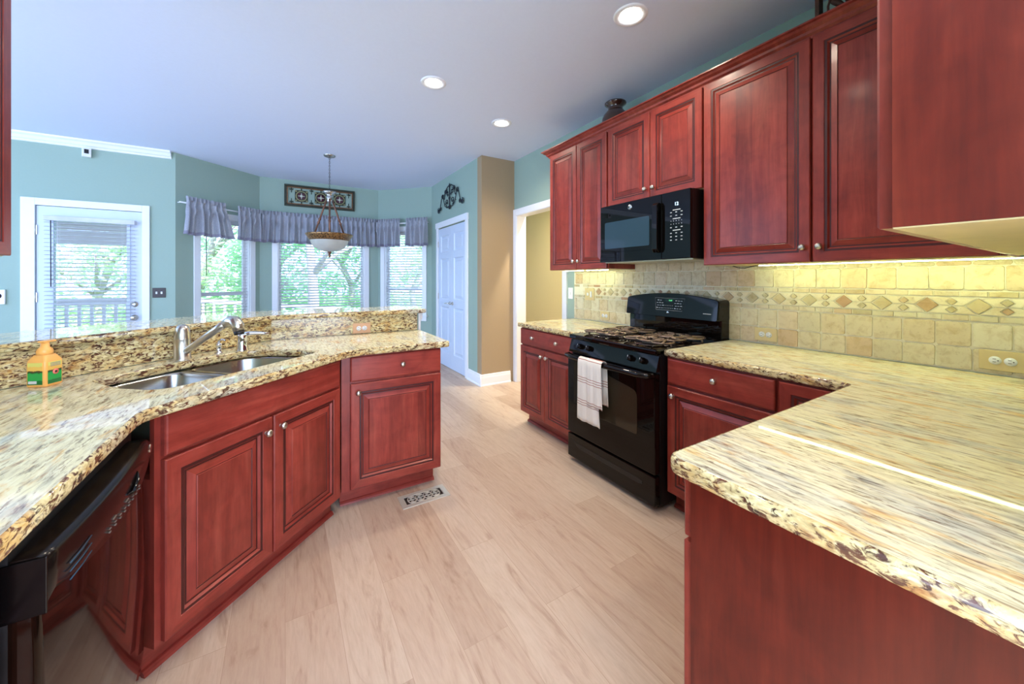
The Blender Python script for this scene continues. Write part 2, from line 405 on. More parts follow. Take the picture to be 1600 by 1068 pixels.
def text(name, s, size, mat, parent, M, ext=.0006):
    cu = bpy.data.curves.new(name, 'FONT'); cu.body = s; cu.size = size; cu.align_x = 'CENTER'; cu.align_y = 'CENTER'; cu.extrude = ext
    t = bpy.data.objects.new(name + '_tmp', cu); COL.objects.link(t); dg = bpy.context.evaluated_depsgraph_get()
    me = bpy.data.meshes.new_from_object(t.evaluated_get(dg)); bpy.data.objects.remove(t)
    me.materials.clear(); me.materials.append(mat); me.transform(M)
    o = bpy.data.objects.new(name, me); COL.objects.link(o); o.parent = parent; return o

# ------------------------------------------------------------------ key dimensions
WX = 2.53; CH = 2.83; CZ = .914
BA = Vector((-1.13, 5.95)); BB = Vector((-.325, 6.67)); BC = Vector((1.36, 6.67)); BD = Vector((2.06, 5.95))

# ------------------------------------------------------------------ room shell
b = NB(); box(b, (-5.2, -3.2, -.12), (4.6, 5.95, 0)); prism(b, [(BA.x, 5.95), (BB.x, BB.y), (BC.x, BC.y), (BD.x, 5.95)], 'z', -.12, 0); struct('floor', b, FLOOR)
b = NB(); box(b, (-5.2, -1.6, CH), (4.6, 6.07, CH + .15)); prism(b, [(BA.x - .1, 6.07), (BB.x - .1, 6.8), (BC.x + .1, 6.8), (BD.x + .1, 6.07)], 'z', CH, CH + .15); struct('ceiling', b, CEIL)
def wall(name, A, B, mat, openings=(), z1=CH, th=.12, z0=0, extA=0, extB=0):
    """interior face runs A->B seen left to right; thickness goes away from the viewer"""
    A = Vector(A); B = Vector(B); L = (B - A).length; ang = math.atan2(B.y - A.y, B.x - A.x)
    bm = NB(); xs = -extA
    for s0, s1, a0, a1 in sorted(openings):
        box(bm, (xs, 0, z0), (s0, th, z1))
        if a0 > z0: box(bm, (s0, 0, z0), (s1, th, a0))
        if a1 < z1: box(bm, (s0, 0, a1), (s1, th, z1))
        xs = s1
    box(bm, (xs, 0, z0), (L + extB, th, z1))
    o = struct(name, bm, mat); o.location = (A.x, A.y, 0); o.rotation_euler = (0, 0, ang); return o
wall('wall_far', (-5.2, 5.95), (-1.13, 5.95), WALL, [(2.96, 3.78, 0, 2.09)])
L1 = (BB - BA).length; L2 = (BC - BB).length; L3 = (BD - BC).length
wall('wall_bay_left', BA, BB, WALL, [(.27, .93, .72, 2.12)], extB=.03)
wall('wall_bay_center', BB, BC, WALL, [(.23, 1.46, .62, 2.12)], extA=.02, extB=.02)
wall('wall_bay_right', BC, BD, WALL, [(.13, .84, .72, 2.12)], extA=.03, extB=.03)
wall('wall_pantry', (2.06, 5.95), (2.06, 4.24), WALL, [(.33, 1.37, 0, 2.10)], extA=.05)
b = NB(); box(b, (2.06, 4.12, 0), (2.65, 4.24, CH)); struct('wall_corner', b, TAN)
wall('wall_right', (WX, 4.12), (WX, -.23), WALL, [(.06, 1.0, 0, 2.13)])
wall('wall_near', (WX, -.11), (.80, -.11), WALL)
b = NB(); box(b, (-1.31, -1.2, 0), (-1.19, 2.15, CH)); struct('wall_left', b, WALL)
b = NB(); box(b, (3.7, 2.0, 0), (3.82, 6.2, CH)); box(b, (2.66, 6.1, 0), (3.7, 6.2, CH)); box(b, (2.66, 1.9, 0), (3.82, 2.0, CH)); struct('wall_hall', b, CREAM)
b = NB()   # low wall carrying the bar
for poly in ([(-.088, 2.921), (.90, 2.921), (.90, 3.04), (-.125, 3.04)], [(-1.185, 1.824), (-.088, 2.921), (-.125, 3.04), (-1.185, 1.98)]):
    prism(b, poly, 'z', 0, 1.046)
struct('wall_bar', b, WALL)

# mouldings
def runprof(name, prof, segs, mat, label=None, root=None):
    """prof: (out, z) ; segs: list of (A,B) interior face A->B, out = towards viewer"""
    bm = NB()
    for A, B in segs:
        A = Vector(A); B = Vector(B); d = (B - A).normalized(); n = Vector((d.y, -d.x))
        ra = [bm.verts.new((*(A + n * o), z)) for o, z in prof]; rb = [bm.verts.new((*(B + n * o), z)) for o, z in prof]
        k = len(prof)
        for i in range(k): bm.faces.new((ra[i], ra[(i + 1) % k], rb[(i + 1) % k], rb[i]))
        bm.faces.new(ra); bm.faces.new(rb[::-1])
    return struct(name, bm, mat, root)
BASEP = [(0, 0), (.028, 0), (.028, .012), (.018, .022), (.016, .10), (.012, .115), (.010, .135), (0, .14)]
runprof('baseboard_pantry', BASEP, [((2.059, 4.50), (2.059, 4.092))], TRIM)
runprof('baseboard_corner', BASEP, [((2.032, 4.119), (2.465, 4.119))], TRIM)
runprof('baseboard_bay', BASEP, [((-1.13, 5.95), (-.325, 6.67)), ((-.325, 6.669), (1.36, 6.669)), ((1.36, 6.67), (2.06, 5.95)), ((2.059, 5.95), (2.059, 5.70))], TRIM)
runprof('baseboard_far', BASEP, [((-5.2, 5.949), (-2.36, 5.949)), ((-1.37, 5.949), (-1.13, 5.949))], TRIM)
runprof('trim_1', [(0, 2.83), (.075, 2.83), (.07, 2.815), (.045, 2.80), (.03, 2.775), (.012, 2.765), (.012, 2.75), (0, 2.745)], [((-5.2, 5.949), (-1.165, 5.949))], TRIM)
# cased opening to the hall
r = sroot('trim_2', (WX, 3.59, 0), -90)
for nm, lo, hi in (('side_casing', (-.53, -.018, 0), (-.47, 0, 2.20)), ('side_casing', (.47, -.018, 0), (.535, 0, 2.20)), ('head_casing', (-.47, -.018, 2.12), (.47, 0, 2.20)),
                   ('jamb', (-.47, -.01, 0), (-.455, .13, 2.13)), ('jamb', (.455, -.01, 0), (.47, .13, 2.13)), ('head_jamb', (-.47, -.01, 2.115), (.47, .13, 2.13))):
    b = NB(); box(b, lo, hi, 0, .002); obj(nm, b, TRIM, r)

# ------------------------------------------------------------------ windows, blinds
def window(n, A, B, s0, s1, z0, z1, midz=None, grid=0):
    A = Vector(A); B = Vector(B); ang = math.degrees(math.atan2(B.y - A.y, B.x - A.x)); d = (B - A).normalized()
    c = A + d * s0; w = s1 - s0
    r = sroot('window_%d' % n, (c.x, c.y, 0), ang)
    b = NB()
    cw = .075
    box(b, (-cw, -.018, z0 - .02), (0, 0, z1 + cw), 0, .003); box(b, (w, -.018, z0 - .02), (w + cw, 0, z1 + cw), 0, .003); box(b, (0, -.018, z1), (w, 0, z1 + cw), 0, .003)
    box(b, (-cw, -.018, z0 - .10), (w + cw, 0, z0 - .03), 0, .003)
    obj('casing', b, TRIM, r)
    b = NB(); box(b, (-cw - .02, -.05, z0 - .03), (w + cw + .02, .09, z0), 0, .004); obj('sill', b, TRIM, r)
    b = NB()
    for lo, hi in (((0, 0, z0), (.012, .12, z1)), ((w - .012, 0, z0), (w, .12, z1)), ((.012, 0, z1 - .012), (w - .012, .12, z1))): box(b, lo, hi)
    obj('jamb', b, TRIM, r)
    b = NB(); f = .042; y0, y1 = .075, .105
    box(b, (.012, y0, z0), (f, y1, z1 - .012)); box(b, (w - f, y0, z0), (w - .012, y1, z1 - .012)); box(b, (f, y0, z0), (w - f, y1, z0 + .04)); box(b, (f, y0, z1 - .05), (w - f, y1, z1 - .012))
    if midz: box(b, (f, y0 - .012, midz - .02), (w - f, y1, midz + .02))
    sash = obj('sash', b, TRIM, r)
    b = NB(); box(b, (f, .088, z0 + .04), (w - f, .092, z1 - .05)); obj('pane', b, GLASS, sash)
    return r, w
def blind(name, label, par_loc, ang, w, z0, z1, y, pitch=.043, depth=.048, tilt=8, wand=True, over=0, group=None):
    t = thing(name, label, 'blind', par_loc, ang, group)
    b = NB(); box(b, (-over, y - .03, z1 - .05), (w + over, y + .03, z1), 0, .004); obj('headrail', b, SLAT, t)
    b = NB(); z = z1 - .07; k = math.radians(tilt)
    while z > z0 + .03:
        dy = depth / 2 * math.cos(k); dz = depth / 2 * math.sin(k)
        v = [b.verts.new(p) for p in ((-over + .004, y - dy, z - dz), (w + over - .004, y - dy, z - dz), (w + over - .004, y, z + .0025), (-over + .004, y, z + .0025), (-over + .004, y + dy, z + dz), (w + over - .004, y + dy, z + dz))]
        u = [b.verts.new(q.co + Vector((0, 0, .0022))) for q in v]
        b.faces.new((v[0], v[3], v[2], v[1])); b.faces.new((v[3], v[4], v[5], v[2])); b.faces.new((u[0], u[1], u[2], u[3])); b.faces.new((u[3], u[2], u[5], u[4]))
        b.faces.new((v[0], v[1], u[1], u[0])); b.faces.new((v[4], u[4], u[5], v[5]))
        z -= pitch
    obj('slats', b, SLAT, t)
    b = NB(); box(b, (-over + .003, y - .025, z0), (w + over - .003, y + .025, z0 + .018), 0, .003); obj('bottom_rail', b, SLAT, t)
    b = NB()
    for f in ((.15, .85) if w < .9 else (.1, .5, .9)):
        for yy in (y - depth / 2 - .001, y + depth / 2 + .001): box(b, (f * w - .0012, yy - .0006, z0 + .018), (f * w + .0012, yy + .0006, z1 - .05))
    obj('ladder_cord', b, SLAT, t)
    if wand:
        b = NB(); tube(b, [(.06, y - .035, z1 - .05), (.062, y - .036, z1 - .75)], .004, 6); obj('wand', b, MATS['matte_black'] if wand == 2 else SLAT, t)
    return t
wins = [(1, BA, BB, .27, .93, .72, 2.12, 1.11), (2, BB, BC, .23, 1.46, .62, 2.12, None), (3, BC, BD, .13, .84, .72, 2.12, 1.14)]
lbls = ['white slatted blind in the left bay window beside the patio door', 'wide white slatted blind in the centre bay window behind the pendant', 'white slatted blind in the narrow right bay window next to the pantry door']
for (n, A, B, s0, s1, z0, z1, mz), lb in zip(wins, lbls):
    r, w = window(n, A, B, s0, s1, z0, z1, mz)
    blind('window_blind', lb, r.location + Vector((math.cos(r.rotation_euler[2]) * .018, math.sin(r.rotation_euler[2]) * .018, 0)), math.degrees(r.rotation_euler[2]), w - .036, z0 + .005, z1 - .014, .036, tilt=(5 if n == 1 else 20), wand=2 if n == 1 else 1, group=None)

# patio door
r = sroot('door_1', (-2.24, 5.95, 0), 0)
for nm, lo, hi in (('side_casing', (-.10, -.02, 0), (0, 0, 2.165)), ('side_casing', (.82, -.02, 0), (.885, 0, 2.165)), ('head_casing', (0, -.02, 2.09), (.82, 0, 2.165))):
    b = NB(); box(b, lo, hi, 0, .003); obj(nm, b, TRIM, r)
b = NB()
x0, x1, z0, z1 = .13, .69, .30, 1.93
for lo, hi in (((.004, 0, .01), (x0, .042, 2.085)), ((x1, 0, .01), (.816, .042, 2.085)), ((x0, 0, .01), (x1, .042, z0)), ((x0, 0, z1), (x1, .042, 2.085))): box(b, lo, hi)
for lo, hi in (((x0 - .03, -.01, z0 - .03), (x0, 0, z1 + .03)), ((x1, -.01, z0 - .03), (x1 + .03, 0, z1 + .03)), ((x0, -.01, z0 - .03), (x1, 0, z0)), ((x0, -.01, z1), (x1, 0, z1 + .03))): box(b, lo, hi, 0, .003)
leaf = obj('door_leaf', b, DOORW, r)
b = NB(); box(b, (x0, .018, z0), (x1, .024, z1)); obj('pane', b, GLASS, leaf)
for z in (1.83, 1.12, .3):
    b = NB(); box(b, (-.012, -.012, z - .05), (.012, 0, z + .05)); cyl(b, (0, -.012, z - .05), .006, .10, 10); obj('hinge', b, NICKEL, r)
b = NB(); lathe(b, [(0, -.012), (.03, -.01), (.032, 0)], (.755, 0, 1.02), 20, 0, 'y'); box(b, (.75, -.022, 1.005), (.76, -.01, 1.035)); obj('deadbolt', b, NICKEL, r)
b = NB(); lathe(b, [(0, -.065), (.022, -.062), (.028, -.045), (.022, -.03), (.012, -.025), (.012, -.008), (.032, -.006), (.032, 0)], (.755, 0, .87), 20, 0, 'y'); obj('door_knob', b, NICKEL, r)
blind('door_blind', 'white slatted blind hung over the glass of the patio door', (-2.20 + .03, 5.95, 0), 0, .70, .34, 1.98, -.035, wand=2, over=.0, tilt=12)

# pantry double door
r = sroot('door_2', (2.06, 5.62, 0), -90)
for nm, lo, hi in (('side_casing', (-.07, -.02, 0), (0, 0, 2.10)), ('side_casing', (1.04, -.02, 0), (1.115, 0, 2.10)), ('head_casing', (-.08, -.028, 2.10), (1.125, 0, 2.185))):
    b = NB(); box(b, lo, hi, 0, .003); obj(nm, b, TRIM, r)
def panel_leaf(w, parent, x, flip):
    b = NB(); h = 2.085; st = .095; t = .035
    zs = [(.22, .90), (1.02, 1.62), (1.72, 1.97)]
    box(b, (x, 0, .01), (x + st, t, h)); box(b, (x + w - st, 0, .01), (x + w, t, h))
    zz = [.01] + [v for p in zs for v in p] + [h]
    for a, c in zip(zz[::2], zz[1::2]): box(b, (x + st, 0, a), (x + w - st, t, c))
    for a, c in zs:
        rings = [(0, 0), (.012, .012), (.03, .012), (.055, .003)]; prev = None
        for ins, y in rings:
            q = [b.verts.new(p) for p in ((x + st + ins, y, a + ins), (x + w - st - ins, y, a + ins), (x + w - st - ins, y, c - ins), (x + st + ins, y, c - ins))]
            if prev:
                for k in range(4): b.faces.new((prev[k], prev[(k + 1) % 4], q[(k + 1) % 4], q[k]))
            prev = q
        b.faces.new(prev)
    lf = obj('door_leaf', b, DOORW, parent, recalc=False)
    b = NB(); kx = x + w - .045 if not flip else x + .045; s = -1 if not flip else 1
    lathe(b, [(0, -.02), (.016, -.018), (.026, -.004), (.026, 0)], (kx, 0, .96), 16, 0, 'y'); tube(b, [(kx, -.02, .96), (kx, -.045, .96), (kx + s * .03, -.05, .962), (kx + s * .10, -.05, .955)], .007, 8); obj('door_lever', b, NICKEL, lf)
    for z in (1.85, 1.05, .22):
        b = NB(); hx = x if not flip else x + w; box(b, (hx - .01, -.012, z - .045), (hx + .01, -.001, z + .045)); obj('hinge', b, NICKEL, lf)
panel_leaf(.517, r, .002, False); panel_leaf(.517, r, .521, True)

# ------------------------------------------------------------------ cabinets
def knob(parent, x, z, y=-.02, nm='knob'):
    b = NB(); lathe(b, [(0, -.03), (.009, -.029), (.0145, -.024), (.016, -.019), (.0135, -.013), (.007, -.009), (.006, -.004), (.009, 0)], (x, y, z), 18, 0, 'y')
    return obj(nm, b, NICKEL, parent)
def front(parent, name, x0, x1, z0, z1, kn=(), raised=True, t=.02, stile=.058):
    b = NB()
    if raised: R = [(0, -.001), (0, -t + .004), (.004, -t), (stile - .012, -t), (stile - .010, -t + .0025), (stile, -t + .0025), (stile + .007, -t + .011), (stile + .013, -t + .011), (stile + .038, -t + .002), (stile + .041, -t + .004), (stile + .044, -t + .002)]
    else: R = [(0, -.001), (0, -t + .006), (.003, -t + .002), (.008, -t), (.012, -t)]
    prev = None
    for ri, (ins, y) in enumerate(R):
        y -= .003 if ri else 0
        q = [b.verts.new(p) for p in ((x0 + ins, y, z0 + ins), (x1 - ins, y, z0 + ins), (x1 - ins, y, z1 - ins), (x0 + ins, y, z1 - ins))]
        if prev:
            for k in range(4):
                f = b.faces.new((prev[k], prev[(k + 1) % 4], q[(k + 1) % 4], q[k])); f.material_index = (3 if ri in (5, 7, 9) else 1 if k in (0, 2) else 0) if raised else 1
        prev = q
    f = b.faces.new(prev); f.material_index = 2 if raised else 1
    o = obj(name, b, WOOD3, parent, recalc=False)
    for kx, kz in kn: knob(o, kx, kz, -t - .002)
    return o
def base_cab(name, label, loc, rz, w, d, fronts, group=None, toe=.075, shoe=True, xr=0, top=.874, bm_=None):
    t = thing(name, label, 'cabinet', loc, rz, group)
    b = NB(); box(b, (0, 0, .105), (w, d, top), 0)
    if top < .87: box(b, (0, 0, top), (w, .019, .874))
    obj('body', b, bm_ or WV, t)
    b = NB(); box(b, (.002 if not xr else .0, toe, 0), (w - .002 - xr, d - .002, .105)); obj('toe_kick', b, WH, t)
    if shoe:
        b = NB(); prism(b, [(toe, 0), (toe, .02), (toe - .008, .018), (toe - .016, .01), (toe - .018, 0)], 'x', 0, w - xr); obj('shoe_moulding', b, WH, t)
    for nm, x0, x1, z0, z1, kn in fronts: front(t, nm, x0, x1, z0, z1, kn, nm == 'door')
    return t
ZD0, ZD1, ZR0, ZR1 = .118, .715, .728, .866
# sink base on the diagonal
a0, a1, bf = .905, 1.789, 1.421
def ab(a, b_): return ((a - b_) / S2, (a + b_) / S2)
x, y = ab(a0, bf); wS = a1 - a0
base_cab('sink_cabinet', 'angled cherry base cabinet under the double sink with two raised doors', (x, y, 0), 45, wS, .60,
         [('drawer_front', .018, wS - .03, ZR0, ZR1, ()), ('door', .018, .428, ZD0, ZD1, [(.395, .655)]), ('door', .436, wS - .03, ZD0, ZD1, [(.47, .66)])], toe=.06, top=.655)
# end cabinet of the peninsula
base_cab('base_cabinet', 'narrow cherry base cabinet with one drawer at the open end of the sink peninsula', (.27, 2.30, 0), 0, .583, .575,
         [('drawer', .045, .579, ZR0, ZR1, [(.335, .80)]), ('door', .045, .579, ZD0, ZD1, [(.085, .665)])], xr=.02)
# left base beyond the dishwasher (toward the camera)
base_cab('base_cabinet', 'cherry base cabinet on the near side of the black dishwasher under the left counter', (-.43, .40, 0), 90, .575, .60,
         [('drawer', .01, .565, ZR0, ZR1, [(.28, .80)]), ('door', .01, .565, ZD0, ZD1, [(.51, .66)])])
# right run
base_cab('base_cabinet', 'cherry base cabinet with two doors under one wide drawer, left of the range', (1.86, 2.89, 0), -90, .755, .66,
         [('drawer', .006, .75, ZR0, ZR1, [(.21, .80), (.545, .80)]), ('door', .006, .372, ZD0, ZD1, [(.34, .66)]), ('door', .378, .75, ZD0, ZD1, [(.41, .66)])])
base_cab('base_cabinet', 'cherry base cabinet with drawer and door directly right of the range', (1.86, 1.362, 0), -90, .56, .66,
         [('drawer', .012, .553, ZR0, ZR1, [(.285, .80)]), ('door', .012, .553, ZD0, ZD1, [(.05, .665)])])
base_cab('base_cabinet', 'cherry cabinet with a full height door tucked in the inner corner of the L-shaped counter', (1.86, .80, 0), -90, .29, .66,
         [('door', .006, .27, ZD0, ZR1, ())])
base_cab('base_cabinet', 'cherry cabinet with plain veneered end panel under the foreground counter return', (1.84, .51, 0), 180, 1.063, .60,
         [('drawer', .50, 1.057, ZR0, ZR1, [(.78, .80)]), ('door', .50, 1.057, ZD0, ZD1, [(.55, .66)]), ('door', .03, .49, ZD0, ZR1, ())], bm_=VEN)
# uppers
UZ = 1.393; UT = 2.50
def upper(label, loc, rz, w, d, z0, z1, fronts, under=True, name='wall_cabinet', lip=True, bm_=None):
    t = thing(name, label, 'cabinet', loc, rz, 'cherry wall cabinets')
    b = NB(); box(b, (0, 0, z0 + .003), (w, d, z1)); obj('body', b, bm_ or WV, t)
    b = NB(); box(b, (.001, .001, z0 + .0004), (w - .001, d, z0 + .0028)); obj('underside', b, WMAPLE, t)
    for nm, x0, x1, a, c, kn in fronts: front(t, nm, x0, x1, a, c, kn)
    return t
upper('tall cherry wall cabinet with two doors left of the microwave', (2.22, 2.93, 0), -90, .765, .305, UZ, UT, [('door', .012, .393, UZ + .003, UT - .003, [(.365, UZ + .075)]), ('door', .40, .755, UZ + .003, UT - .003, [(.43, UZ + .075)])])
upper('short cherry wall cabinet with two doors directly above the microwave', (2.22, 2.164, 0), -90, .80, .305, 1.872, UT, [('door', .008, .405, 1.876, UT - .003, [(.375, 1.95)]), ('door', .411, .796, 1.876, UT - .003, [(.443, 1.95)])])
upper('widest cherry wall cabinet with two tall doors right of the microwave', (2.22, 1.363, 0), -90, 1.135, .305, UZ, UT, [('door', .005, .552, UZ + .003, UT - .003, [(.522, UZ + .075)]), ('door', .560, 1.12, UZ + .003, UT - .003, [(.59, UZ + .075)])])
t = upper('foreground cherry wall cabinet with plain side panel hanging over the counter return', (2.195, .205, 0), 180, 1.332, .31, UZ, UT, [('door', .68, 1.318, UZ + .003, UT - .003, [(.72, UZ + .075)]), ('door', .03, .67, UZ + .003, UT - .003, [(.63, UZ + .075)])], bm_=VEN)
upper('cherry wall cabinet at the left edge of the photo above the sink counter', (-.882, 1.18, 0), 90, .955, .305, UZ, UT, [('door', .01, .472, UZ + .003, UT - .003, [(.44, UZ + .075)]), ('door', .48, .948, UZ + .003, UT - .003, [(.52, UZ + .075)])])
# crown
t = thing('crown_moulding', 'stepped cherry crown moulding running along the top of the right wall cabinets', 'moulding', (2.2, 1.6, UT))
cp = [(0, -.012), (.014, -.012), (.018, .0), (.03, .008), (.034, .02), (.05, .030), (.058, .040), (.07, .044), (.07, .052), (0, .052)]
b = NB()
cor = [((2.218, -.10), 'x'), ((2.218, 2.932), 'c'), ((2.528, 2.932), 'e')]
def ringc(pt, dirs): return [b.verts.new((pt[0] + dirs[0] * o - 2.2, pt[1] + dirs[1] * o - 1.6, z)) for o, z in cp]
R3 = [ringc((2.218, .23), (-1, 0)), ringc((2.218, 2.932), (-1, 1)), ringc((2.528, 2.932), (0, 1))]
for A, B in zip(R3, R3[1:]):
    for i in range(len(cp)): b.faces.new((A[i], A[(i + 1) % len(cp)], B[(i + 1) % len(cp)], B[i]))
b.faces.new(R3[0]); b.faces.new(R3[-1][::-1])
WHY = cherry('cherry_moulding', 'x'); 
obj('moulding_run', b, WHY, t)

# ------------------------------------------------------------------ counters
# left/peninsula counter
HD = [ab(1.0, 1.535), ab(1.74, 1.515), ab(1.765, 1.66), ab(1.70, 1.93), ab(1.36, 1.97), ab(1.03, 1.95), ab(.985, 1.72)]
hole = roundp(HD, [.09, .09, .12, .14, .3, .06, .12], 7)
PL = [(-.37, .40), (-.37, 1.545), (.325, 2.262), (.905, 2.262), (.905, 2.893), (-.077, 2.893), (-1.183, 1.787), (-1.183, .40)]
PLr = roundp(PL, [0, .12, .22, .02, .01, 0, 0, 0], 8)
# move to local
def shift(p, c): return [(x - c[0], y - c[1]) for x, y in p]
c = (-.3, 2.0)
t = thing('granite_countertop', 'polished beige granite countertop with undermount sink cutout on the left peninsula', 'countertop', (*c, .876))
b = NB(); slab(b, shift(PLr, c), 0, .038, shift(hole, c)); obj('slab', b, [GL, GE], t, recalc=False)
# right counters
t = thing('granite_countertop', 'small granite countertop section between the range and the hall doorway', 'countertop', (2.1, 2.5, .876))
b = NB(); slab(b, shift(roundp([(1.83, 2.135), (2.515, 2.135), (2.515, 2.93), (1.83, 2.93)], [0, 0, 0, .02]), (2.1, 2.5)), 0, .038); obj('slab', b, [GR, GE], t, recalc=False)
c = (1.8, .6)
t = thing('granite_countertop', 'large L-shaped polished granite countertop in the right foreground', 'countertop', (*c, .876))
P = [(1.83, 1.363), (1.83, .55), (.735, .55), (.735, -.105), (2.515, -.105), (2.515, 1.363)]
b = NB(); slab(b, shift(roundp(P, [.0, .03, .045, 0, 0, 0]), c), 0, .038, e=.010); obj('slab', b, [GR, GE], t, recalc=False)
# bar top and riser
PB = roundp([(-1.183, 1.747), (-.08, 2.85), (.945, 2.85), (.945, 3.28), (-.27, 3.28), (-1.183, 2.367)], [0, .5, .02, .02, .3, 0], 10)
t = thing('granite_bar_top', 'raised polished granite bar ledge behind the sink', 'bar top', (0, 3.0, 1.047))
b = NB(); slab(b, shift(PB, (0, 3.0)), 0, .032, e=.008); obj('slab', b, [GL, GE], t, recalc=False)
t = thing('granite_backsplash', 'mottled golden granite splash panel between sink counter and raised bar', 'backsplash', (0, 2.9, .915))
b = NB()
path = roundp([(-1.183, 1.79), (-.077, 2.896), (.885, 2.896), (.885, 2.919), (-.087, 2.919), (-1.183, 1.812)], [0, 0, 0, 0, 0, 0])
prism(b, shift(path, (0, 2.9)), 'z', 0, .131); obj('panel', b, GE, t)
# bar end post
t = thing('bar_end_post', 'white painted post with small corbel closing the end of the bar wall', 'post', (.92, 2.98, 0))
b = NB(); box(b, (-.019, -.065, 0), (.0, .065, 1.046), 0, .002); obj('post', b, TRIM, t)
b = NB(); prism(b, [(-.065, 1.046), (.065, 1.046), (.065, 1.02), (.04, .98), (-.04, .98), (-.065, 1.02)], 'x', 0, .015); obj('corbel', b, TRIM, t)

# sink
t = thing('double_sink', 'undermount stainless steel sink with two bowls in the peninsula counter', 'sink', (*ab(1.37, 1.73), .872))
def abl(a, b_): x, y = ab(a, b_); c = ab(1.37, 1.73); return (x - c[0], y - c[1])
def bowl(poly, depth, nm):
    b = NB(); prev = None; out = []
    for ins, z in ((-.012, 0), (0, 0), (.004, -.01), (.012, -depth * .7), (.03, -depth * .93), (.07, -depth)):
        q = [b.verts.new((x, y, z)) for x, y in offs(poly, ins)]
        if prev:
            n = len(q)
            for k in range(n):
                f = b.faces.new((prev[k], prev[(k + 1) % n], q[(k + 1) % n], q[k])); f.smooth = True
        prev = q
    cx = sum(v.co.x for v in prev) / len(prev); cy = sum(v.co.y for v in prev) / len(prev)
    cv = b.verts.new((cx, cy, -depth - .004))
    for k in range(len(prev)): b.faces.new((prev[k], prev[(k + 1) % len(prev)], cv)).smooth = True
    o = obj(nm, b, STEEL, t, recalc=False)
    b = NB(); lathe(b, [(0, .004), (.03, .006), (.043, .005), (.045, 0)], (cx, cy, -depth + .0), 20); obj('drain', b, CHROME, o)
def ccw(p): return p if area(p) > 0 else p[::-1]
bowl(ccw(roundp([abl(.99, 1.50), abl(1.345, 1.50), abl(1.345, 1.96), abl(1.06, 1.96), abl(.98, 1.75)], [.08, .07, .07, .12, .1])), .20, 'bowl')
bowl(ccw(roundp([abl(1.375, 1.50), abl(1.755, 1.49), abl(1.775, 1.68), abl(1.69, 1.96), abl(1.375, 1.985)], [.07, .08, .1, .14, .07])), .16, 'bowl')
b = NB(); prism(b, [abl(1.333, 1.50), abl(1.387, 1.50), abl(1.387, 1.97), abl(1.333, 1.97)], 'z', -.012, -.001); obj('divider', b, STEEL, t)

# faucet
fx, fy = -.437, 2.437
t = thing('kitchen_faucet', 'brushed nickel pull-out faucet with angled spout behind the sink', 'faucet', (fx, fy, CZ))
b = NB(); lathe(b, [(.038, 0), (.038, .004), (.034, .008), (.0335, .10), (.034, .102), (.033, .104), (.032, .125), (.028, .150), (.020, .165), (.010, .171), (0, .172)], (0, 0, 0), 28); obj('body', b, NICKEL, t)
dx, dy = .235 / .315, -.235 / .315
sp = []
for s, z in ((.01, .035), (.05, .055), (.12, .10), (.20, .150), (.262, .188)): sp.append((dx * s, dy * s, z))
b = NB(); tube(b, sp, [.017, .0165, .016, .0165, .018], 18); so = obj('spout', b, NICKEL, t)
b = NB(); tube(b, [(dx * .255, dy * .255, .184), (dx * .285, dy * .285, .198), (dx * .310, dy * .310, .196), (dx * .328, dy * .328, .176), (dx * .334, dy * .334, .150)], [.0185, .024, .027, .026, .0235], 20); hd = obj('spray_head', b, NICKEL, t)
b = NB(); tube(b, [(dx * .334, dy * .334, .150), (dx * .337, dy * .337, .134)], [.022, .020], 18); obj('nozzle', b, BLACKM, hd)
t = thing('faucet_lever', 'chrome single lever tap handle standing right of the faucet', 'faucet', (-.205, 2.56, CZ))
b = NB(); lathe(b, [(.030, 0), (.030, .006), (.026, .012), (.025, .06), (.027, .085), (.026, .092), (0, .098)], (0, 0, 0), 24); obj('body', b, CHROME, t)
b = NB(); tube(b, [(0, 0, .088), (.04, -.005, .094), (.09, -.015, .092), (.125, -.02, .086)], [.016, .011, .008, .007], 12); obj('lever', b, CHROME, t)
t = thing('soap_dispenser', 'small chrome pump dispenser standing between faucet and lever handle', 'dispenser', (-.305, 2.53, CZ))
b = NB(); lathe(b, [(.018, 0), (.018, .004), (.012, .008), (.012, .04), (.014, .042), (.014, .05), (.006, .053), (.005, .07), (0, .072)], (0, 0, 0), 18); obj('body', b, CHROME, t)
b = NB(); tube(b, [(0, 0, .068), (.012, -.012, .074), (.032, -.034, .070)], [.007, .006, .004], 10); obj('pump_spout', b, CHROME, t)

# soap bottle
t = thing('soap_bottle', 'orange foaming hand soap bottle with green flower label on the left counter', 'soap bottle', (-.768, 2.10, CZ), 66)
b = NB()
def rr(w, d, r, z, sc=1): return [(x, y, z) for x, y in roundp([(-w, -d), (w, -d), (w, d), (-w, d)], r, 5)]
prev = None
for w, d, z in ((.029, .029, 0), (.032, .032, .004), (.032, .032, .088), (.031, .031, .096), (.023, .023, .112), (.021, .021, .116)):
    q = [b.verts.new(p) for p in rr(w, d, .010, z)]
    if prev:
        for k in range(len(q)): b.faces.new((prev[k], prev[(k + 1) % len(q)], q[(k + 1) % len(q)], q[k])).smooth = True
    else: b.faces.new(q[::-1])
    prev = q
b.faces.new(prev); obj('bottle', b, ORANGE, t)
b = NB(); lathe(b, [(0, .114), (.0215, .114), (.0215, .128), (.019, .137), (.012, .144), (.011, .160), (.010, .160), (.010, .163), (0, .163)], (0, 0, 0), 24); box(b, (-.014, -.012, .160), (.030, .012, .167), 0, .003); obj('pump', b, ORANGE, t)
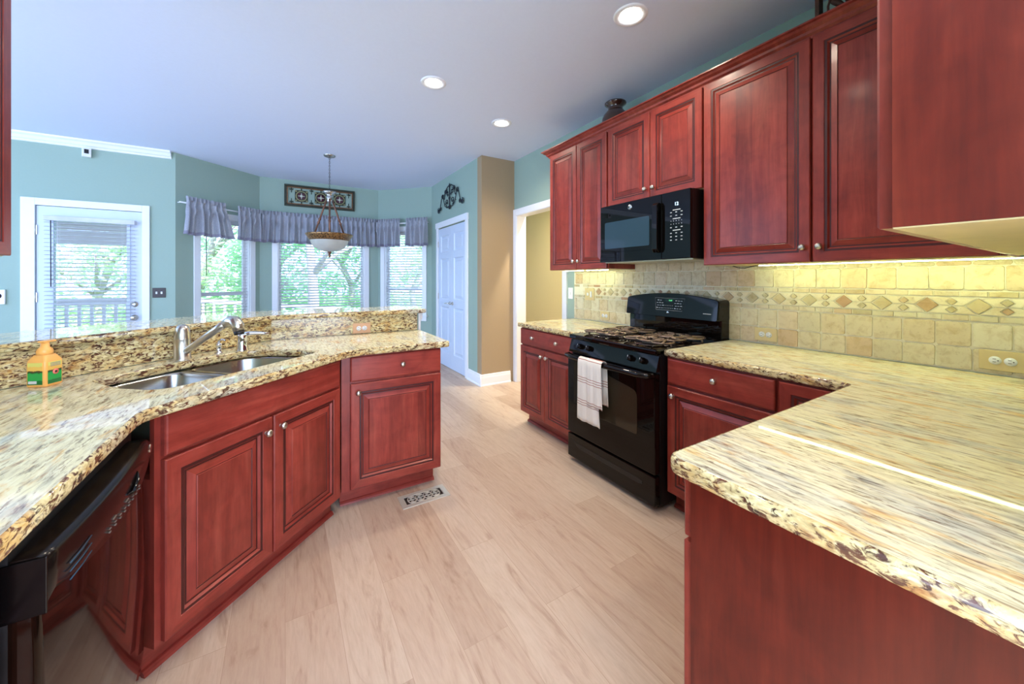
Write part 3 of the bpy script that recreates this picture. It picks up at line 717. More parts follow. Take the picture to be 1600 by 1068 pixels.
def labelmat():
    m, tt, bb, oo = newmat('soap_label'); cc = tt.nodes.new('ShaderNodeTexCoord'); sp_ = tt.nodes.new('ShaderNodeSeparateXYZ'); tt.links.new(cc.outputs['Object'], sp_.inputs[0])
    nz = noise(tt, mapped(tt), 90, 3); ad = tt.nodes.new('ShaderNodeMath'); ad.operation = 'MULTIPLY_ADD'; ad.inputs[1].default_value = .012; tt.links.new(nz, ad.inputs[0]); tt.links.new(sp_.outputs[2], ad.inputs[2])
    mm = tt.nodes.new('ShaderNodeMath'); mm.operation = 'MULTIPLY'; mm.inputs[1].default_value = 10; tt.links.new(ad.outputs[0], mm.inputs[0])
    r_ = ramp(tt, [(0, (24, 110, 50)), (.3, (40, 160, 70)), (.58, (30, 90, 44)), (.62, (90, 60, 30)), (.66, (238, 190, 90)), (.82, (226, 214, 110))], mm.outputs[0], 'CONSTANT'); tt.links.new(r_.outputs[0], bb.inputs['Base Color']); bb.inputs['Roughness'].default_value = .3; return m
LAB = labelmat()
b = NB(); box(b, (-.023, -.0334, .010), (.023, -.0318, .090)); lb = obj('front_label', b, LAB, t)
b = NB(); box(b, (-.0334, -.023, .010), (-.0318, .023, .090)); lb2 = obj('side_label', b, LAB, t)
FLR = plain('flower_pink', (236, 120, 104), .5)
b = NB(); cyl(b, (.002, -.0346, .052), .0105, .0012, 16, 0, 'y'); fl = obj('flower', b, FLR, lb)
b = NB(); cyl(b, (.002, -.0354, .052), .0038, .0008, 12, 0, 'y'); obj('flower_centre', b, BLACKM, fl)
b = NB(); box(b, (-.0343, -.006, .014), (-.0334, .020, .024)); obj('text_patch', b, MATS['printed_white'], lb2)
b = NB()
for i in range(3): box(b, (-.016, -.0343, .074 + i * .005), (.018, -.0334, .076 + i * .005))
obj('text_lines', b, plain('grey_print', (130, 120, 140), .5), lb)

# ------------------------------------------------------------------ tile backsplash
t = thing('tile_backsplash', 'tumbled stone tile backsplash with diamond border along the right wall', 'tile backsplash', (2.53, 1.4, .914))
b = NB(); box(b, (-.010, -1.50, 0), (-.0005, 1.535, .478)); box(b, (-.010, -.036, .478), (-.0005, .76, .53)); obj('grout_bed', b, GROUT, t)
def ptile(bm, pts, h=.0045, ins=.0012):
    """pts in (y,z) local; raised off the grout toward -x"""
    if area(pts) < 0: pts = pts[::-1]
    A = [bm.verts.new((-.010, y, z)) for y, z in pts]; Bq = [bm.verts.new((-.010 - h, y, z)) for y, z in offs(pts, ins)]
    n = len(pts); cc = bm.faces.new(Bq)
    for k in range(n): bm.faces.new((A[k], A[(k + 1) % n], Bq[(k + 1) % n], Bq[k]))
def rect(y0, y1, z0, z1, j=.0):
    c = .006; q = [(y0 + c, z0), (y1 - c, z0), (y1, z0 + c), (y1, z1 - c), (y1 - c, z1), (y0 + c, z1), (y0, z1 - c), (y0, z0 + c)]
    return [(y + rnd.uniform(-j, j), z + rnd.uniform(-j, j)) for y, z in q]
T1 = NB(); T2 = NB(); T3 = NB(); g = .0035
plates = [(.957, 1.06, .945, 1.125)]
YA, YB = -1.5, 1.53
rows = [(.002, .100, .106, 0), (.102, .210, .106, 0), (.346, .452, .106, .02)]
for z0, z1, w, off in rows:
    y = 1.303 - 1.4 + w * 16 + off
    while y > YA:
        y0 = max(y - w + g, YA); y1 = min(y - g * 0, YB)
        if y1 - y0 > .03: ptile(T1, rect(y0, y1, z0 + g, z1, .0012))
        y -= w
y = 1.303 - 1.4 + .106 * 16
for i in range(42):
    y0 = max(y - .106 + g, YA); y1 = min(y, YB)
    if y1 - y0 > .03:
        if -.03 < (y0 + y1) / 2 < .76: ptile(T1, rect(y0, y1, .456, .528, .001))
        else: ptile(T1, rect(y0, y1, .456, .476, .001))
    y -= .106
for z0, z1, off in ((.213, .240, .0), (.318, .343, .05)):
    y = YB
    while y > YA + .02:
        w = .078; y0 = max(y - w + g, YA); q = [(y0, z0 + g), (y, z0 + g), (y, z1), (y0, z1)]
        ptile(T1 if rnd.random() < .8 else T3, q); y -= w + (off if y == YB else 0)
# diamond band z .243-.316
zc = .280; hz = .034; P_ = .150; yc = 1.303 - 1.4 + P_ * 10 - .07
k = 0
for i in range(-3, 24):
    yy = yc - P_ * i
    if yy + .115 > YB or yy - .115 < YA: continue
    ptile(T3, [(yy - .036, zc), (yy, zc - hz), (yy + .036, zc), (yy, zc + hz)], .0055)
    y2 = yy - P_ / 2
    for s in (-1, 1): ptile(T3, [(y2 - .0165, zc + s * .0175), (y2, zc + s * .0175 - .0155), (y2 + .0165, zc + s * .0175), (y2, zc + s * .0175 + .0155)], .0055)
    for s in (-1, 1):
        ptile(T2, [(yy - .040, zc + s * .003), (yy - .004, zc + s * .035), (y2 + .003, zc + s * .035), (y2 + .019, zc + s * .018), (y2 + .003, zc + s * .002), (yy - .036 - .002, zc + s * .002)], .004, .0008)
        y3 = yy + P_ / 2
        ptile(T2, [(yy + .040, zc + s * .003), (yy + .004, zc + s * .035), (y3 - .003, zc + s * .035), (y3 - .019, zc + s * .018), (y3 - .003, zc + s * .002), (yy + .036 + .002, zc + s * .002)], .004, .0008)
obj('stone_tiles', T1, TILE, t, recalc=True); obj('border_field', T2, TILEL, t); obj('border_diamonds', T3, TILED, t)

# outlets and switches
def outlet(name, label, loc, rz, mat, w=.115, h=.07, kind='outlet', cat='outlet', slots=2, frame=False, group=None):
    t = thing(name, label, cat, loc, rz, group)
    b = NB(); box(b, (-w / 2, -.006, -h / 2), (w / 2, 0, h / 2), 0, .002); obj('cover_plate', b, mat, t)
    if kind == 'outlet':
        for s in (-1, 1):
            b = NB(); lathe(b, [(0, -.003), (.0165, -.003), (.017, 0)], (s * .0195, -.006, 0), 20, 0, 'y'); rc = obj('receptacle', b, WHITEP, t)
            b = NB()
            for zz in (-.006, .006): box(b, (s * .0195 - .006, -.0096, zz - .001), (s * .0195 + .003, -.009, zz + .001))
            cyl(b, (s * .0195 + .008, -.0096, 0), .0022, .0006, 8, 0, 'y'); obj('slots', b, DARKP, rc)
    elif kind == 'switch':
        for i in range(slots):
            xx = (i - (slots - 1) / 2) * .045
            b = NB(); box(b, (xx - .008, -.012, -.014), (xx + .008, -.005, .014), 0, .002); obj('toggle', b, WHITEP, t)
    elif kind == 'combo':
        b = NB(); box(b, (-.038, -.009, -.014), (-.014, -.005, .014), 0, .002); obj('toggle', b, WHITEP, t)
        b = NB(); box(b, (.008, -.010, -.028), (.030, -.005, .028), 0, .002); obj('dimmer', b, WHITEP, t)
    return t
outlet('power_outlet', 'horizontal almond outlet on the granite splash near the peninsula end', (.475, 2.8955, .955), 0, ALMOND, .12, .074)
outlet('power_outlet', 'stone coloured outlet low on the tiles just right of the range', (2.515, 1.155, .972), -90, STONEP, .125, .078)
outlet('power_outlet', 'stone coloured outlet low on the tiles at the right edge of the photo', (2.515, .270, .975), -90, STONEP, .125, .082)
outlet('power_outlet', 'stone coloured outlet on the tiles between range and hall doorway', (2.515, 2.50, .975), -90, STONEP, .11, .075)
outlet('switch_plate', 'stone coloured plate with toggle and dimmer on the tiles by the hall doorway', (2.515, 2.70, 1.165), -90, STONEP, .13, .115, 'combo', 'switch')
outlet('switch_plate', 'white switch plate on the wall strip beside the hall doorway trim', (2.5295, 3.0, 1.165), -90, WHITEP, .07, .115, 'switch', 'switch', 1)
outlet('switch_plate', 'dark double switch plate right of the patio door', (-1.275, 5.9495, 1.15), 0, DARKP, .118, .115, 'switch', 'switch', 2)
t = thing('wall_keypad', 'white square wall control with round dark sensor left of the patio door', 'keypad', (-2.49, 5.9495, 1.13))
b = NB(); box(b, (-.05, -.02, -.075), (.05, 0, .075), 0, .004); obj('plate', b, WHITEP, t)
b = NB(); lathe(b, [(0, -.032), (.02, -.030), (.03, -.02)], (.0, 0, .01), 20, 0, 'y'); obj('sensor', b, plain('sensor_blue_black', (18, 22, 60), .1, coat=1), t)
t = thing('motion_sensor', 'small white sensor with dark window under the crown moulding above the patio door', 'sensor', (-1.87, 5.949, 2.70), 0)
b = NB(); box(b, (-.035, -.06, -.055), (.035, -.02, .045), 0, .006); box(b, (-.015, -.025, -.02), (.015, 0, .02)); bmesh.ops.rotate(b, cent=(0, 0, 0), matrix=Matrix.Rotation(.3, 3, 'Z'), verts=b.verts); obj('housing', b, WHITEP, t)
b = NB(); box(b, (-.018, -.064, -.02), (.016, -.0595, .025)); bmesh.ops.rotate(b, cent=(0, 0, 0), matrix=Matrix.Rotation(.3, 3, 'Z'), verts=b.verts); obj('lens', b, BLACKM, t)

# ------------------------------------------------------------------ range
RY0, RY1 = 1.372, 2.127; RW = RY1 - RY0
t = thing('gas_range', 'glossy black freestanding gas range between the right base cabinets', 'range', (1.765, RY1, 0), -90)
# local: x 0..RW along -y (left to right as seen), y depth
b = NB(); box(b, (0, .045, .03), (RW, .745, .905)); obj('body', b, BLACKM, t)
for sx_ in (.05, RW - .05):
    for sy_ in (.08, .65):
        b = NB(); cyl(b, (sx_, sy_, 0), .018, .031, 12); obj('foot', b, BLACKM, t)
b = NB(); box(b, (.002, 0, .035), (RW - .002, .044, .200), 0, .005); dr = obj('storage_drawer', b, BLACKG, t)
b = NB()
pts = [(.05, .165), (.10, .150), (RW - .12, .150), (RW - .09, .143), (RW - .09, .128), (RW - .12, .120), (.14, .120), (.10, .128)]
prism(b, pts, 'y', -.0015, .003); obj('finger_pull', b, BLACKM, dr)
b = NB(); box(b, (.002, -.002, .212), (RW - .002, .044, .775), 0, .006); od = obj('oven_door', b, BLACKGL, t)
wp = roundp([(.14, .40), (.63, .40), (.63, .655), (.36, .705), (.14, .67)], [.015, .015, .05, .25, .03], 6)
b = NB(); prism(b, wp, 'y', -.0035, -.0015); obj('oven_window', b, WINGL, od)
b = NB(); hz_ = .765
tube(b, [(.015, .0, hz_ + .004), (.03, -.035, hz_ + .004), (.10, -.046, hz_), (RW / 2, -.050, hz_ - .002), (RW - .10, -.046, hz_), (RW - .03, -.035, hz_ + .004), (RW - .015, 0, hz_ + .004)], [.016, .017, .016, .016, .016, .017, .016], 14); obj('door_handle', b, BLACKG, od)
b = NB(); prism(b, [(.008, .787), (.035, .875), (.048, .875), (.048, .787)], 'x', .002, RW - .002); cp_ = obj('control_panel', b, BLACKG, t)
for kx in (.115, .205, .565, .655):
    b = NB(); lathe(b, [(0, -.034), (.012, -.033), (.016, -.028), (.019, -.004), (.021, 0)], (0, 0, 0), 20, 0, 'y'); box(b, (-.0035, -.036, -.015), (.0035, -.028, .015), 0, .001)
    xf(b, Matrix.Translation((kx, .024, .833)) @ Matrix.Rotation(-.30, 4, 'X')); kb = obj('burner_knob', b, BLACKG, cp_)
    b = NB()
    for a in range(12):
        th = a / 12 * 2 * PI; cx_, cz_ = math.cos(th) * .027, math.sin(th) * .027
        box(b, (cx_ - .0012, -.001, cz_ - .0012), (cx_ + .0012, .0005, cz_ + .0012))
    xf(b, Matrix.Translation((kx, .0235, .833)) @ Matrix.Rotation(-.30, 4, 'X')); obj('dial_marks', b, TEXTM, kb)
    b = NB(); box(b, (-.001, -.0365, .004), (.001, -.0358, .014)); xf(b, Matrix.Translation((kx, .024, .833)) @ Matrix.Rotation(-.30, 4, 'X')); obj('pointer', b, TEXTM, kb)
b = NB(); box(b, (0, .012, .880), (RW, .66, .912), 0, .008); ct = obj('cooktop', b, BLACKG, t)
for bx in (.19, RW - .19):
    for by in (.20, .47):
        b = NB(); lathe(b, [(0, 0), (.05, 0), (.052, .008), (.035, .010), (.034, .016), (.0, .018)], (bx, by, .911), 20); obj('burner', b, BLACKM, ct)
        b = NB(); lathe(b, [(.058, .0005), (.095, .0008), (.098, .0025), (.100, .0005)], (bx, by, .9112), 24); obj('burner_ring', b, CHROME, ct)
for gi, gx in enumerate((.19, RW - .19)):
    b = NB(); zt = .934; rr_ = .0064
    def arc(cx_, cy_, r_, a0_, a1_, n=14, z=zt, ry=None): return [(cx_ + r_ * math.cos(a0_ + (a1_ - a0_) * i / n), cy_ + (ry or r_) * math.sin(a0_ + (a1_ - a0_) * i / n), z) for i in range(n + 1)]
    for by, o_ in ((.20, -1), (.47, 1)):
        tube(b, arc(gx, by, .082, 0, 2 * PI, 28)[:-1], rr_, 8, closed=True)
        for sg_ in (-1, 1): tube(b, arc(gx + sg_ * .105, by + o_ * .02, .058, 0, 2 * PI, 22, zt - .001, .075)[:-1], rr_ * .9, 8, closed=True)
        for a in range(4):
            th = a * PI / 2
            tube(b, [(gx + math.cos(th) * .022, by + math.sin(th) * .022, zt + .004), (gx + math.cos(th) * .08, by + math.sin(th) * .08, zt)], rr_, 8)
        for lx in (gx - .155, gx + .155): tube(b, [(lx, by + o_ * .02, zt), (lx + (.006 if lx > gx else -.006), by + o_ * .02, .9105)], rr_, 8)
    for sg_ in (-1, 1): tube(b, [(gx + sg_ * .14, .13, zt), (gx + sg_ * .07, .26, zt + .002), (gx + sg_ * .045, .335, zt + .003), (gx + sg_ * .07, .41, zt + .002), (gx + sg_ * .14, .54, zt)], rr_, 8)
    tube(b, arc(gx, .335, .135, -PI / 2.3, PI / 2.3, 14, zt, .11), rr_, 8); tube(b, arc(gx, .335, .135, PI - PI / 2.3, PI + PI / 2.3, 14, zt, .11), rr_, 8)
    tube(b, [(gx - .135, .335, zt), (gx, .335, zt + .004), (gx + .135, .335, zt)], rr_, 8)
    obj('burner_grate', b, IRON, ct)
# backguard
b = NB(); box(b, (.0, .655, .90), (RW, .745, 1.05), 0, .004); obj('backguard_base', b, BLACKG, t)
arch = [(0, 1.035), (RW, 1.035)]
top = [(RW * (1 - i / 24), 1.168 + .040 * math.sin(PI * i / 24) ** .8) for i in range(25)]
b = NB(); prof = roundp(arch + top, [.012, .012] + [.02] + [0] * 23 + [.02], 4)
A_ = [b.verts.new((x_, .615 + (z_ - 1.035) * .12, z_)) for x_, z_ in prof]; A2 = [b.verts.new((x_ * .985 + RW * .0075, .607 + (z_ - 1.035) * .14, 1.035 + (z_ - 1.035) * .96 + .003)) for x_, z_ in prof]; B_ = [b.verts.new((x_, .745, z_)) for x_, z_ in prof]; n = len(prof)
b.faces.new(A2)
for k in range(n):
    b.faces.new((A_[k], A_[(k + 1) % n], A2[(k + 1) % n], A2[k])); b.faces.new((B_[k], B_[(k + 1) % n], A_[(k + 1) % n], A_[k]))
b.faces.new(B_[::-1]); bgd = obj('backguard', b, BLACKG, t)
def onbg(x_, z_, off=.0015): return (x_, .607 + (z_ - 1.035) * .14 - off, z_)
TI = Matrix.Rotation(PI / 2 - .13, 4, 'X')
b = NB(); fr = [(.285, 1.085), (.50, 1.085), (.515, 1.172), (.27, 1.172)]
tube(b, [onbg(x_, z_) for x_, z_ in fr], .0009, 4, closed=True); obj('keypad_outline', b, TEXTM, bgd)
b = NB()
for i in range(4):
    for j in range(3):
        for side in (.287, .435):
            x_ = side + j * .021 + (.006 if i % 2 else 0); z_ = 1.098 + i * .0185
            if i == 3 and .33 < x_ < .44: continue
            p = onbg(x_, z_, .001); box(b, (p[0], p[1] - .0004, p[2]), (p[0] + .013, p[1] + .001, p[2] + .003 + (.002 if (i + j) % 3 == 0 else 0)))
for i in range(6):
    for j in range(2):
        p = onbg(.352 + i * .0135, 1.098 + j * .019, .001); box(b, (p[0], p[1] - .0004, p[2]), (p[0] + .003, p[1] + .001, p[2] + .004))
obj('keypad_marks', b, TEXTM, bgd)
b = NB(); q = [b.verts.new(onbg(x_, z_, .0012)) for x_, z_ in ((.365, 1.145), (.425, 1.145), (.438, 1.168), (.352, 1.168))]; b.faces.new(q); obj('display_window', b, plain('dark_green_glass', (10, 34, 16), .1), bgd)
text('clock_display', '12:07', .013, MINT, bgd, Matrix.Translation(onbg(.402, 1.156, .002)) @ TI)
b = NB(); lathe(b, [(0, -.001), (.0085, -.001), (.0095, 0)], (0, 0, 0), 20, 0, 'y'); xf(b, Matrix.Translation(onbg(.385, 1.068, .001))); obj('round_badge', b, CHROME, bgd)
b = NB()
for i in range(8): p = onbg(.655 + i * .007, 1.078, .001); box(b, (p[0], p[1], p[2]), (p[0] + .005, p[1] + .001, p[2] + .005))
obj('model_lettering', b, TEXTM, bgd)

# towel over handle
t = thing('dish_towel', 'white dish towel with thin red stripes folded over the oven handle', 'towel', (1.715, 1.84, .766), -90)
def cloth(name, prof, x0, x1, seed, skew=0, th=.004):
    rg = random.Random(seed); ph = rg.random() * 6; b = NB(); NX = 22; R = []
    for (y_, z_, amp) in prof:
        row = []
        for i in range(NX + 1):
            s = i / NX; w_ = amp * (math.sin(s * 14 + ph) * .6 + math.sin(s * 27 + ph * 2) * .3)
            row.append(Vector((x0 + (x1 - x0) * s + skew * (-z_) * (s - .2), y_ + w_, z_ + .004 * math.sin(s * 9 + ph) * (amp * 60))))
        R.append(row)
    F_ = [[b.verts.new(p) for p in row] for row in R]
    for a, c_ in zip(F_, F_[1:]):
        for i in range(NX): b.faces.new((a[i], a[i + 1], c_[i + 1], c_[i])).smooth = True
    o = obj(name, b, TOWEL, t, recalc=False)
    m_ = o.modifiers.new('thick', 'SOLIDIFY'); m_.thickness = th; m_.offset = 0
    return o
def down(y0, z0, z1, a0_, a1_, n=16): return [(y0, z0 + (z1 - z0) * i / n, a0_ + (a1_ - a0_) * i / n) for i in range(n + 1)]
over = [(.0 + .021 * math.cos(th), .021 * math.sin(th), .001) for th in [i * PI / 8 for i in range(0, 9)]]
cloth('front_fold', [(.0225, -.03, .001)] + over + down(-.0235, -.02, -.395, .002, .007), -.095, .075, 3, .12)
cloth('back_fold', [(.024, -.26, .004), (.024, -.15, .003)] + [(.0 + .0255 * math.cos(th), .0255 * math.sin(th), .001) for th in [i * PI / 8 for i in range(0, 9)]] + down(-.029, -.02, -.275, .002, .006), .0, .125, 8, .06)

# ------------------------------------------------------------------ microwave
MY1 = 2.145; MW_ = .76
t = thing('microwave_oven', 'black over-the-range microwave mounted under the short wall cabinet', 'microwave', (2.12, MY1, 1.44), -90)
b = NB(); box(b, (0, .012, 0), (MW_, .395, .428)); obj('body', b, BLACKM, t)
b = NB(); box(b, (.012, .03, -.006), (MW_ - .012, .38, 0)); obj('bottom_plate', b, plain('mw_bottom', (200, 190, 160), .3, .7), t)
b = NB(); box(b, (0, -.012, .0), (.555, .012, .428), 0, .004); box(b, (.0, -.0125, .0), (.553, -.0119, .045)); md = obj('door', b, BLACKGL, t)
b = NB(); box(b, (.008, -.014, .072), (.50, -.012, .35), 0, .001); obj('door_glass', b, BLACKGL, md)
b = NB(); prism(b, roundp([(.05, .10), (.46, .10), (.46, .30), (.05, .30)], .012, 4), 'y', -.0155, -.0139); obj('window_screen', b, MWGL, md)
b = NB(); box(b, (.556, -.012, 0), (MW_, .012, .428), 0, .004); kp = obj('control_panel', b, BLACKGL, t)
b = NB(); prism(b, [(-.012, .05), (-.035, .045), (-.052, .065), (-.055, .20), (-.052, .355), (-.035, .372), (-.012, .367), (-.012, .335), (-.026, .33), (-.030, .20), (-.026, .09), (-.012, .085)], 'x', .508, .552); ho = obj('door_handle', b, BLACKG, md)
bv = ho.modifiers.new('b', 'BEVEL'); bv.width = .004; bv.segments = 3
b = NB(); lathe(b, [(0, -.002), (.0165, -.002), (.018, 0)], (.29, -.012, .386), 24, 0, 'y'); bd = obj('round_badge', b, CHROME, md)
b = NB(); tube(b, [(.29 + .012 * math.cos(a * PI / 10), -.0145, .386 + .012 * math.sin(a * PI / 10)) for a in range(20)], .0011, 5, closed=True)
for s in (-1, 1): tube(b, [(.29 + s * .005 + .004 * math.cos(a * .5) * (1 - a / 16), -.0145, .386 + .006 * math.sin(a * .5)) for a in range(13)], .0009, 5)
obj('badge_scroll', b, DARKP, bd)
FZ = Matrix.Rotation(PI / 2, 4, 'X')
text('clock_display', '12', .03, BLUE, kp, Matrix.Translation((.665, -.013, .345)) @ FZ)
b = NB()
rowsz = [(.306, 'w'), (.292, 3), (.270, 3), (.251, 'w'), (.238, 5), (.218, 5), (.196, 3), (.178, 'w'), (.160, 3), (.138, 3), (.116, 3)]
for z_, k in rowsz:
    if k == 'w': box(b, (.638, -.0128, z_), (.692, -.012, z_ + .005))
    else:
        for i in range(k):
            x_ = .625 + i * (.075 / (k - 1)); wd = .006 if k == 3 else .002; box(b, (x_ - wd, -.0128, z_), (x_ + wd, -.012, z_ + (.005 if k == 3 else .004)))
obj('keypad_marks', b, TEXTM, kp)

# ------------------------------------------------------------------ dishwasher
t = thing('dishwasher', 'glossy black dishwasher with curved control panel left of the sink cabinet', 'dishwasher', (-.385, .992, 0), 90)
DWW = .598
b = NB(); box(b, (0, .02, .0), (DWW, .58, .86)); obj('body', b, BLACKM, t)
b = NB(); N_ = 20; prev = None
sec = [(.02, .095), (-.002, .10), (-.008, .15), (-.014, .45), (-.006, .72), (.0, .735), (.02, .735)]
for i in range(N_ + 1):
    s = i / N_; xx = s * DWW; bul = .012 * (1 - (2 * s - 1) ** 2)
    q = [b.verts.new((xx, y_ - bul if y_ < .015 else y_, z_)) for y_, z_ in sec]
    if prev:
        for k in range(len(q) - 1): b.faces.new((prev[k], q[k], q[k + 1], prev[k + 1])).smooth = True
    else: b.faces.new(q)
    prev = q
b.faces.new(prev[::-1]); obj('door', b, plain('dishwasher_door_gloss', (20, 10, 6), .06, spec=.5), t)
b = NB(); prev = None
for i in range(N_ + 1):
    s = i / N_; xx = s * DWW; c_ = 1 - (2 * s - 1) ** 2; bul = .016 * c_; zl = .755 - .055 * c_ ** .8 - (0.03 if s < .02 else 0); tp = .824 - (.03 * max(0, (s - .93) / .07) ** 2)
    q = [b.verts.new((xx, y_, z_)) for y_, z_ in ((.02, zl), (-.014 - bul * .6, zl), (-.024 - bul, zl + .012), (-.026 - bul, tp - .012), (-.020 - bul, tp - .003), (-.010 - bul, tp), (.018, tp + .002))]
    if prev:
        for k in range(len(q) - 1): b.faces.new((prev[k], q[k], q[k + 1], prev[k + 1])).smooth = True
    else: b.faces.new(q)
    prev = q
b.faces.new(prev[::-1]); cpn = obj('control_panel', b, plain('dishwasher_panel_black', (16, 11, 9), .22, spec=.3), t)
b = NB(); box(b, (-.004, -.026, .722), (.0, .03, .822), 0, .0015); obj('end_cap', b, plain('end_cap_black', (6, 5, 5), .25, spec=.25), cpn)
def onp(x_, z_, o_=.001): c_ = 1 - (2 * x_ / DWW - 1) ** 2; return (x_, -.026 - .016 * c_ - o_, z_)
b = NB(); 
for i in range(3): tube(b, [onp(.06, .735 + i * .016), onp(.10, .737 + i * .016), onp(.135, .742 + i * .016)], .0012, 6)
obj('vent_slots', b, plain('slot_blue_grey', (50, 74, 90), .7, spec=.1), cpn)
b = NB()
for i in range(8): p = onp(.22 + i * .03, .728, 0); box(b, (p[0], p[1] - .0008, p[2]), (p[0] + .007, p[1] + .002, p[2] + .0025)); box(b, (p[0], p[1] - .0008, p[2] + .008), (p[0] + .009, p[1] + .002, p[2] + .0095)); 
for i in range(3): p = onp(.24 + i * .08, .748, 0); box(b, (p[0], p[1] - .0008, p[2]), (p[0] + .018, p[1] + .002, p[2] + .002))
obj('button_marks', b, plain('grey_marks', (110, 100, 92), .5), cpn)
b = NB(); tube(b, [onp(.33, .762, 0), onp(.36, .752, .003), onp(.40, .768, .003), onp(.415, .785, 0)], [.002, .006, .006, .002], 8); obj('latch', b, BLACKG, cpn)
b = NB(); lathe(b, [(0, -.002), (.012, -.002), (.013, 0)], (.572, -.029, .79), 20, 0, 'y'); obj('round_badge', b, CHROME, cpn)

# ------------------------------------------------------------------ lights
def can(loc, label, energy=CAN_E):
    t = thing('recessed_light', label, 'ceiling light', (loc[0], loc[1], CH))
    b = NB(); lathe(b, [(.066, -.001), (.068, -.006), (.088, -.009), (.095, -.004), (.096, 0)], (0, 0, 0), 36); lathe(b, [(.066, -.001), (.060, -.0012)], (0, 0, 0), 36); obj('trim_ring', b, TRIM, t)
    b = NB(); lathe(b, [(0, -.004), (.058, -.004), (.061, -.0005)], (0, 0, 0), 36); obj('lens', b, REFLECTW, t)
    l = spot((loc[0], loc[1], CH - .02), energy, CAN_C); l.name = 'can_lamp'
    return t
can((1.70, 1.49), 'round recessed ceiling light closest to the camera, top of the photo')
can((.98, 2.79), 'middle recessed ceiling light, above the end of the peninsula')
can((1.80, 3.17), 'farthest and smallest recessed ceiling light, nearest the hall doorway')
for p in ((.55, 1.1), (.3, -.6), (1.3, -.9)): spot((p[0], p[1], CH - .02), CAN_E, CAN_C)
spot((2.95, 3.55, CH - .05), 210, (1, .90, .72), 3.0)  # unseen spot added to brighten the cream hall wall
def led(y0, y1, label, x=2.40):
    t = thing('under_cabinet_light', label, 'strip light', (x, (y0 + y1) / 2, UZ))
    h = (y1 - y0) / 2
    b = NB(); box(b, (-.006, -h, -.001), (.006, h, .003)); obj('channel', b, WHITEP, t)
    b = NB(); box(b, (-.0045, -h + .002, -.0035), (.0045, h - .002, -.001)); obj('led_strip', b, LEDM, t)
    return t
led(-.08, 1.14, 'long glowing strip light under the wall cabinets right of the microwave')
led(2.33, 2.60, 'short glowing strip light under the left wall cabinet, nearer the microwave', 2.38)
led(2.64, 2.90, 'short glowing strip light under the left wall cabinet, nearer the hall doorway', 2.38)
t = thing('light_cable', 'thin black cable looping under the cabinet at the end of the strip light', 'cable', (2.40, 1.2, UZ))
b = NB(); tube(b, [(0, -.06, 0), (0, -.03, -.004), (.0, .02, -.016), (0, .06, -.012), (0, .09, .0)], .0025, 6); obj('wire', b, BLACKM, t)

# pendant
px_, py_ = .466, 5.1
t = thing('pendant_light', 'bowl pendant light with alabaster glass hung on three bronze arms in the bay', 'pendant light', (px_, py_, 0))
b = NB(); lathe(b, [(0, CH - .03), (.02, CH - .03), (.03, CH - .022), (.06, CH - .015), (.068, CH - .005), (.068, CH)], (0, 0, 0), 28); obj('canopy', b, STEEL, t)
b = NB(); z_ = CH - .03; i = 0
while z_ > 2.40:
    tor = [(.007 * math.cos(a * PI / 5), 0, .014 * math.sin(a * PI / 5)) for a in range(10)]
    R_ = Matrix.Rotation(PI / 2 * (i % 2), 4, 'Z'); tube(b, [tuple(R_ @ Vector(p) + Vector((0, 0, z_ - .012))) for p in tor], .0022, 5, closed=True)
    z_ -= .022; i += 1
obj('chain', b, WROUGHT, t)
b = NB(); lathe(b, [(0, 2.40), (.012, 2.395), (.075, 2.385), (.08, 2.375), (.045, 2.355), (.030, 2.33), (.045, 2.315), (.03, 2.29), (.034, 2.27), (.012, 2.24), (0, 2.235)], (0, 0, 0), 24); obj('hub', b, STEEL, t)
b = NB(); lathe(b, [(0, 2.385), (.026, 2.383), (.031, 2.36), (.026, 2.335), (.0, 2.33)], (0, 0, -.0), 20); lathe(b, [(.0, 2.32), (.032, 2.30), (.030, 2.27), (0, 2.25)], (0, 0, 0), 20); obj('hub_knob', b, BRONZE, t)
for k in range(3):
    th = math.radians(-95 + 120 * k); c_, s_ = math.cos(th), math.sin(th)
    b = NB(); P0 = Vector((c_ * .035, s_ * .035, 2.29)); P1 = Vector((c_ * .20, s_ * .20, 1.853)); pts = [P0.lerp(P1, f) for f in (0, .3, .52, .55, .58, .62, .65, .68, 1)]
    tube(b, pts, [.010, .011, .011, .019, .012, .012, .019, .011, .010], 10); obj('arm', b, BRONZE, t)
b = NB(); lathe(b, [(.262, 1.862), (.268, 1.855), (.255, 1.84), (.222, 1.785), (.212, 1.783), (.245, 1.84), (.252, 1.855), (.262, 1.862)], (0, 0, 0), 48)
def ringmat():
    m, tt, bb, oo = newmat('hammered_bronze_ring'); ck = tt.nodes.new('ShaderNodeTexVoronoi'); ck.inputs['Scale'].default_value = 60; tt.links.new(mapped(tt), ck.inputs['Vector'])
    r_ = ramp(tt, [(.2, (44, 32, 24)), (.6, (160, 120, 74))], ck.outputs['Distance']); tt.links.new(r_.outputs[0], bb.inputs['Base Color']); bb.inputs['Roughness'].default_value = .35; bb.inputs['Metallic'].default_value = .6; return m
obj('rim', b, ringmat(), t)
b = NB(); lathe(b, [(.215, 1.79), (.205, 1.75), (.17, 1.70), (.11, 1.665), (.04, 1.65), (0, 1.648)], (0, 0, 0), 40); obj('glass_bowl', b, BOWL, t)
b = NB(); lathe(b, [(0, 1.652), (.022, 1.648), (.024, 1.635), (.012, 1.625), (.014, 1.60), (.005, 1.575), (0, 1.572)], (0, 0, 0), 16); obj('finial', b, BRONZE, t)

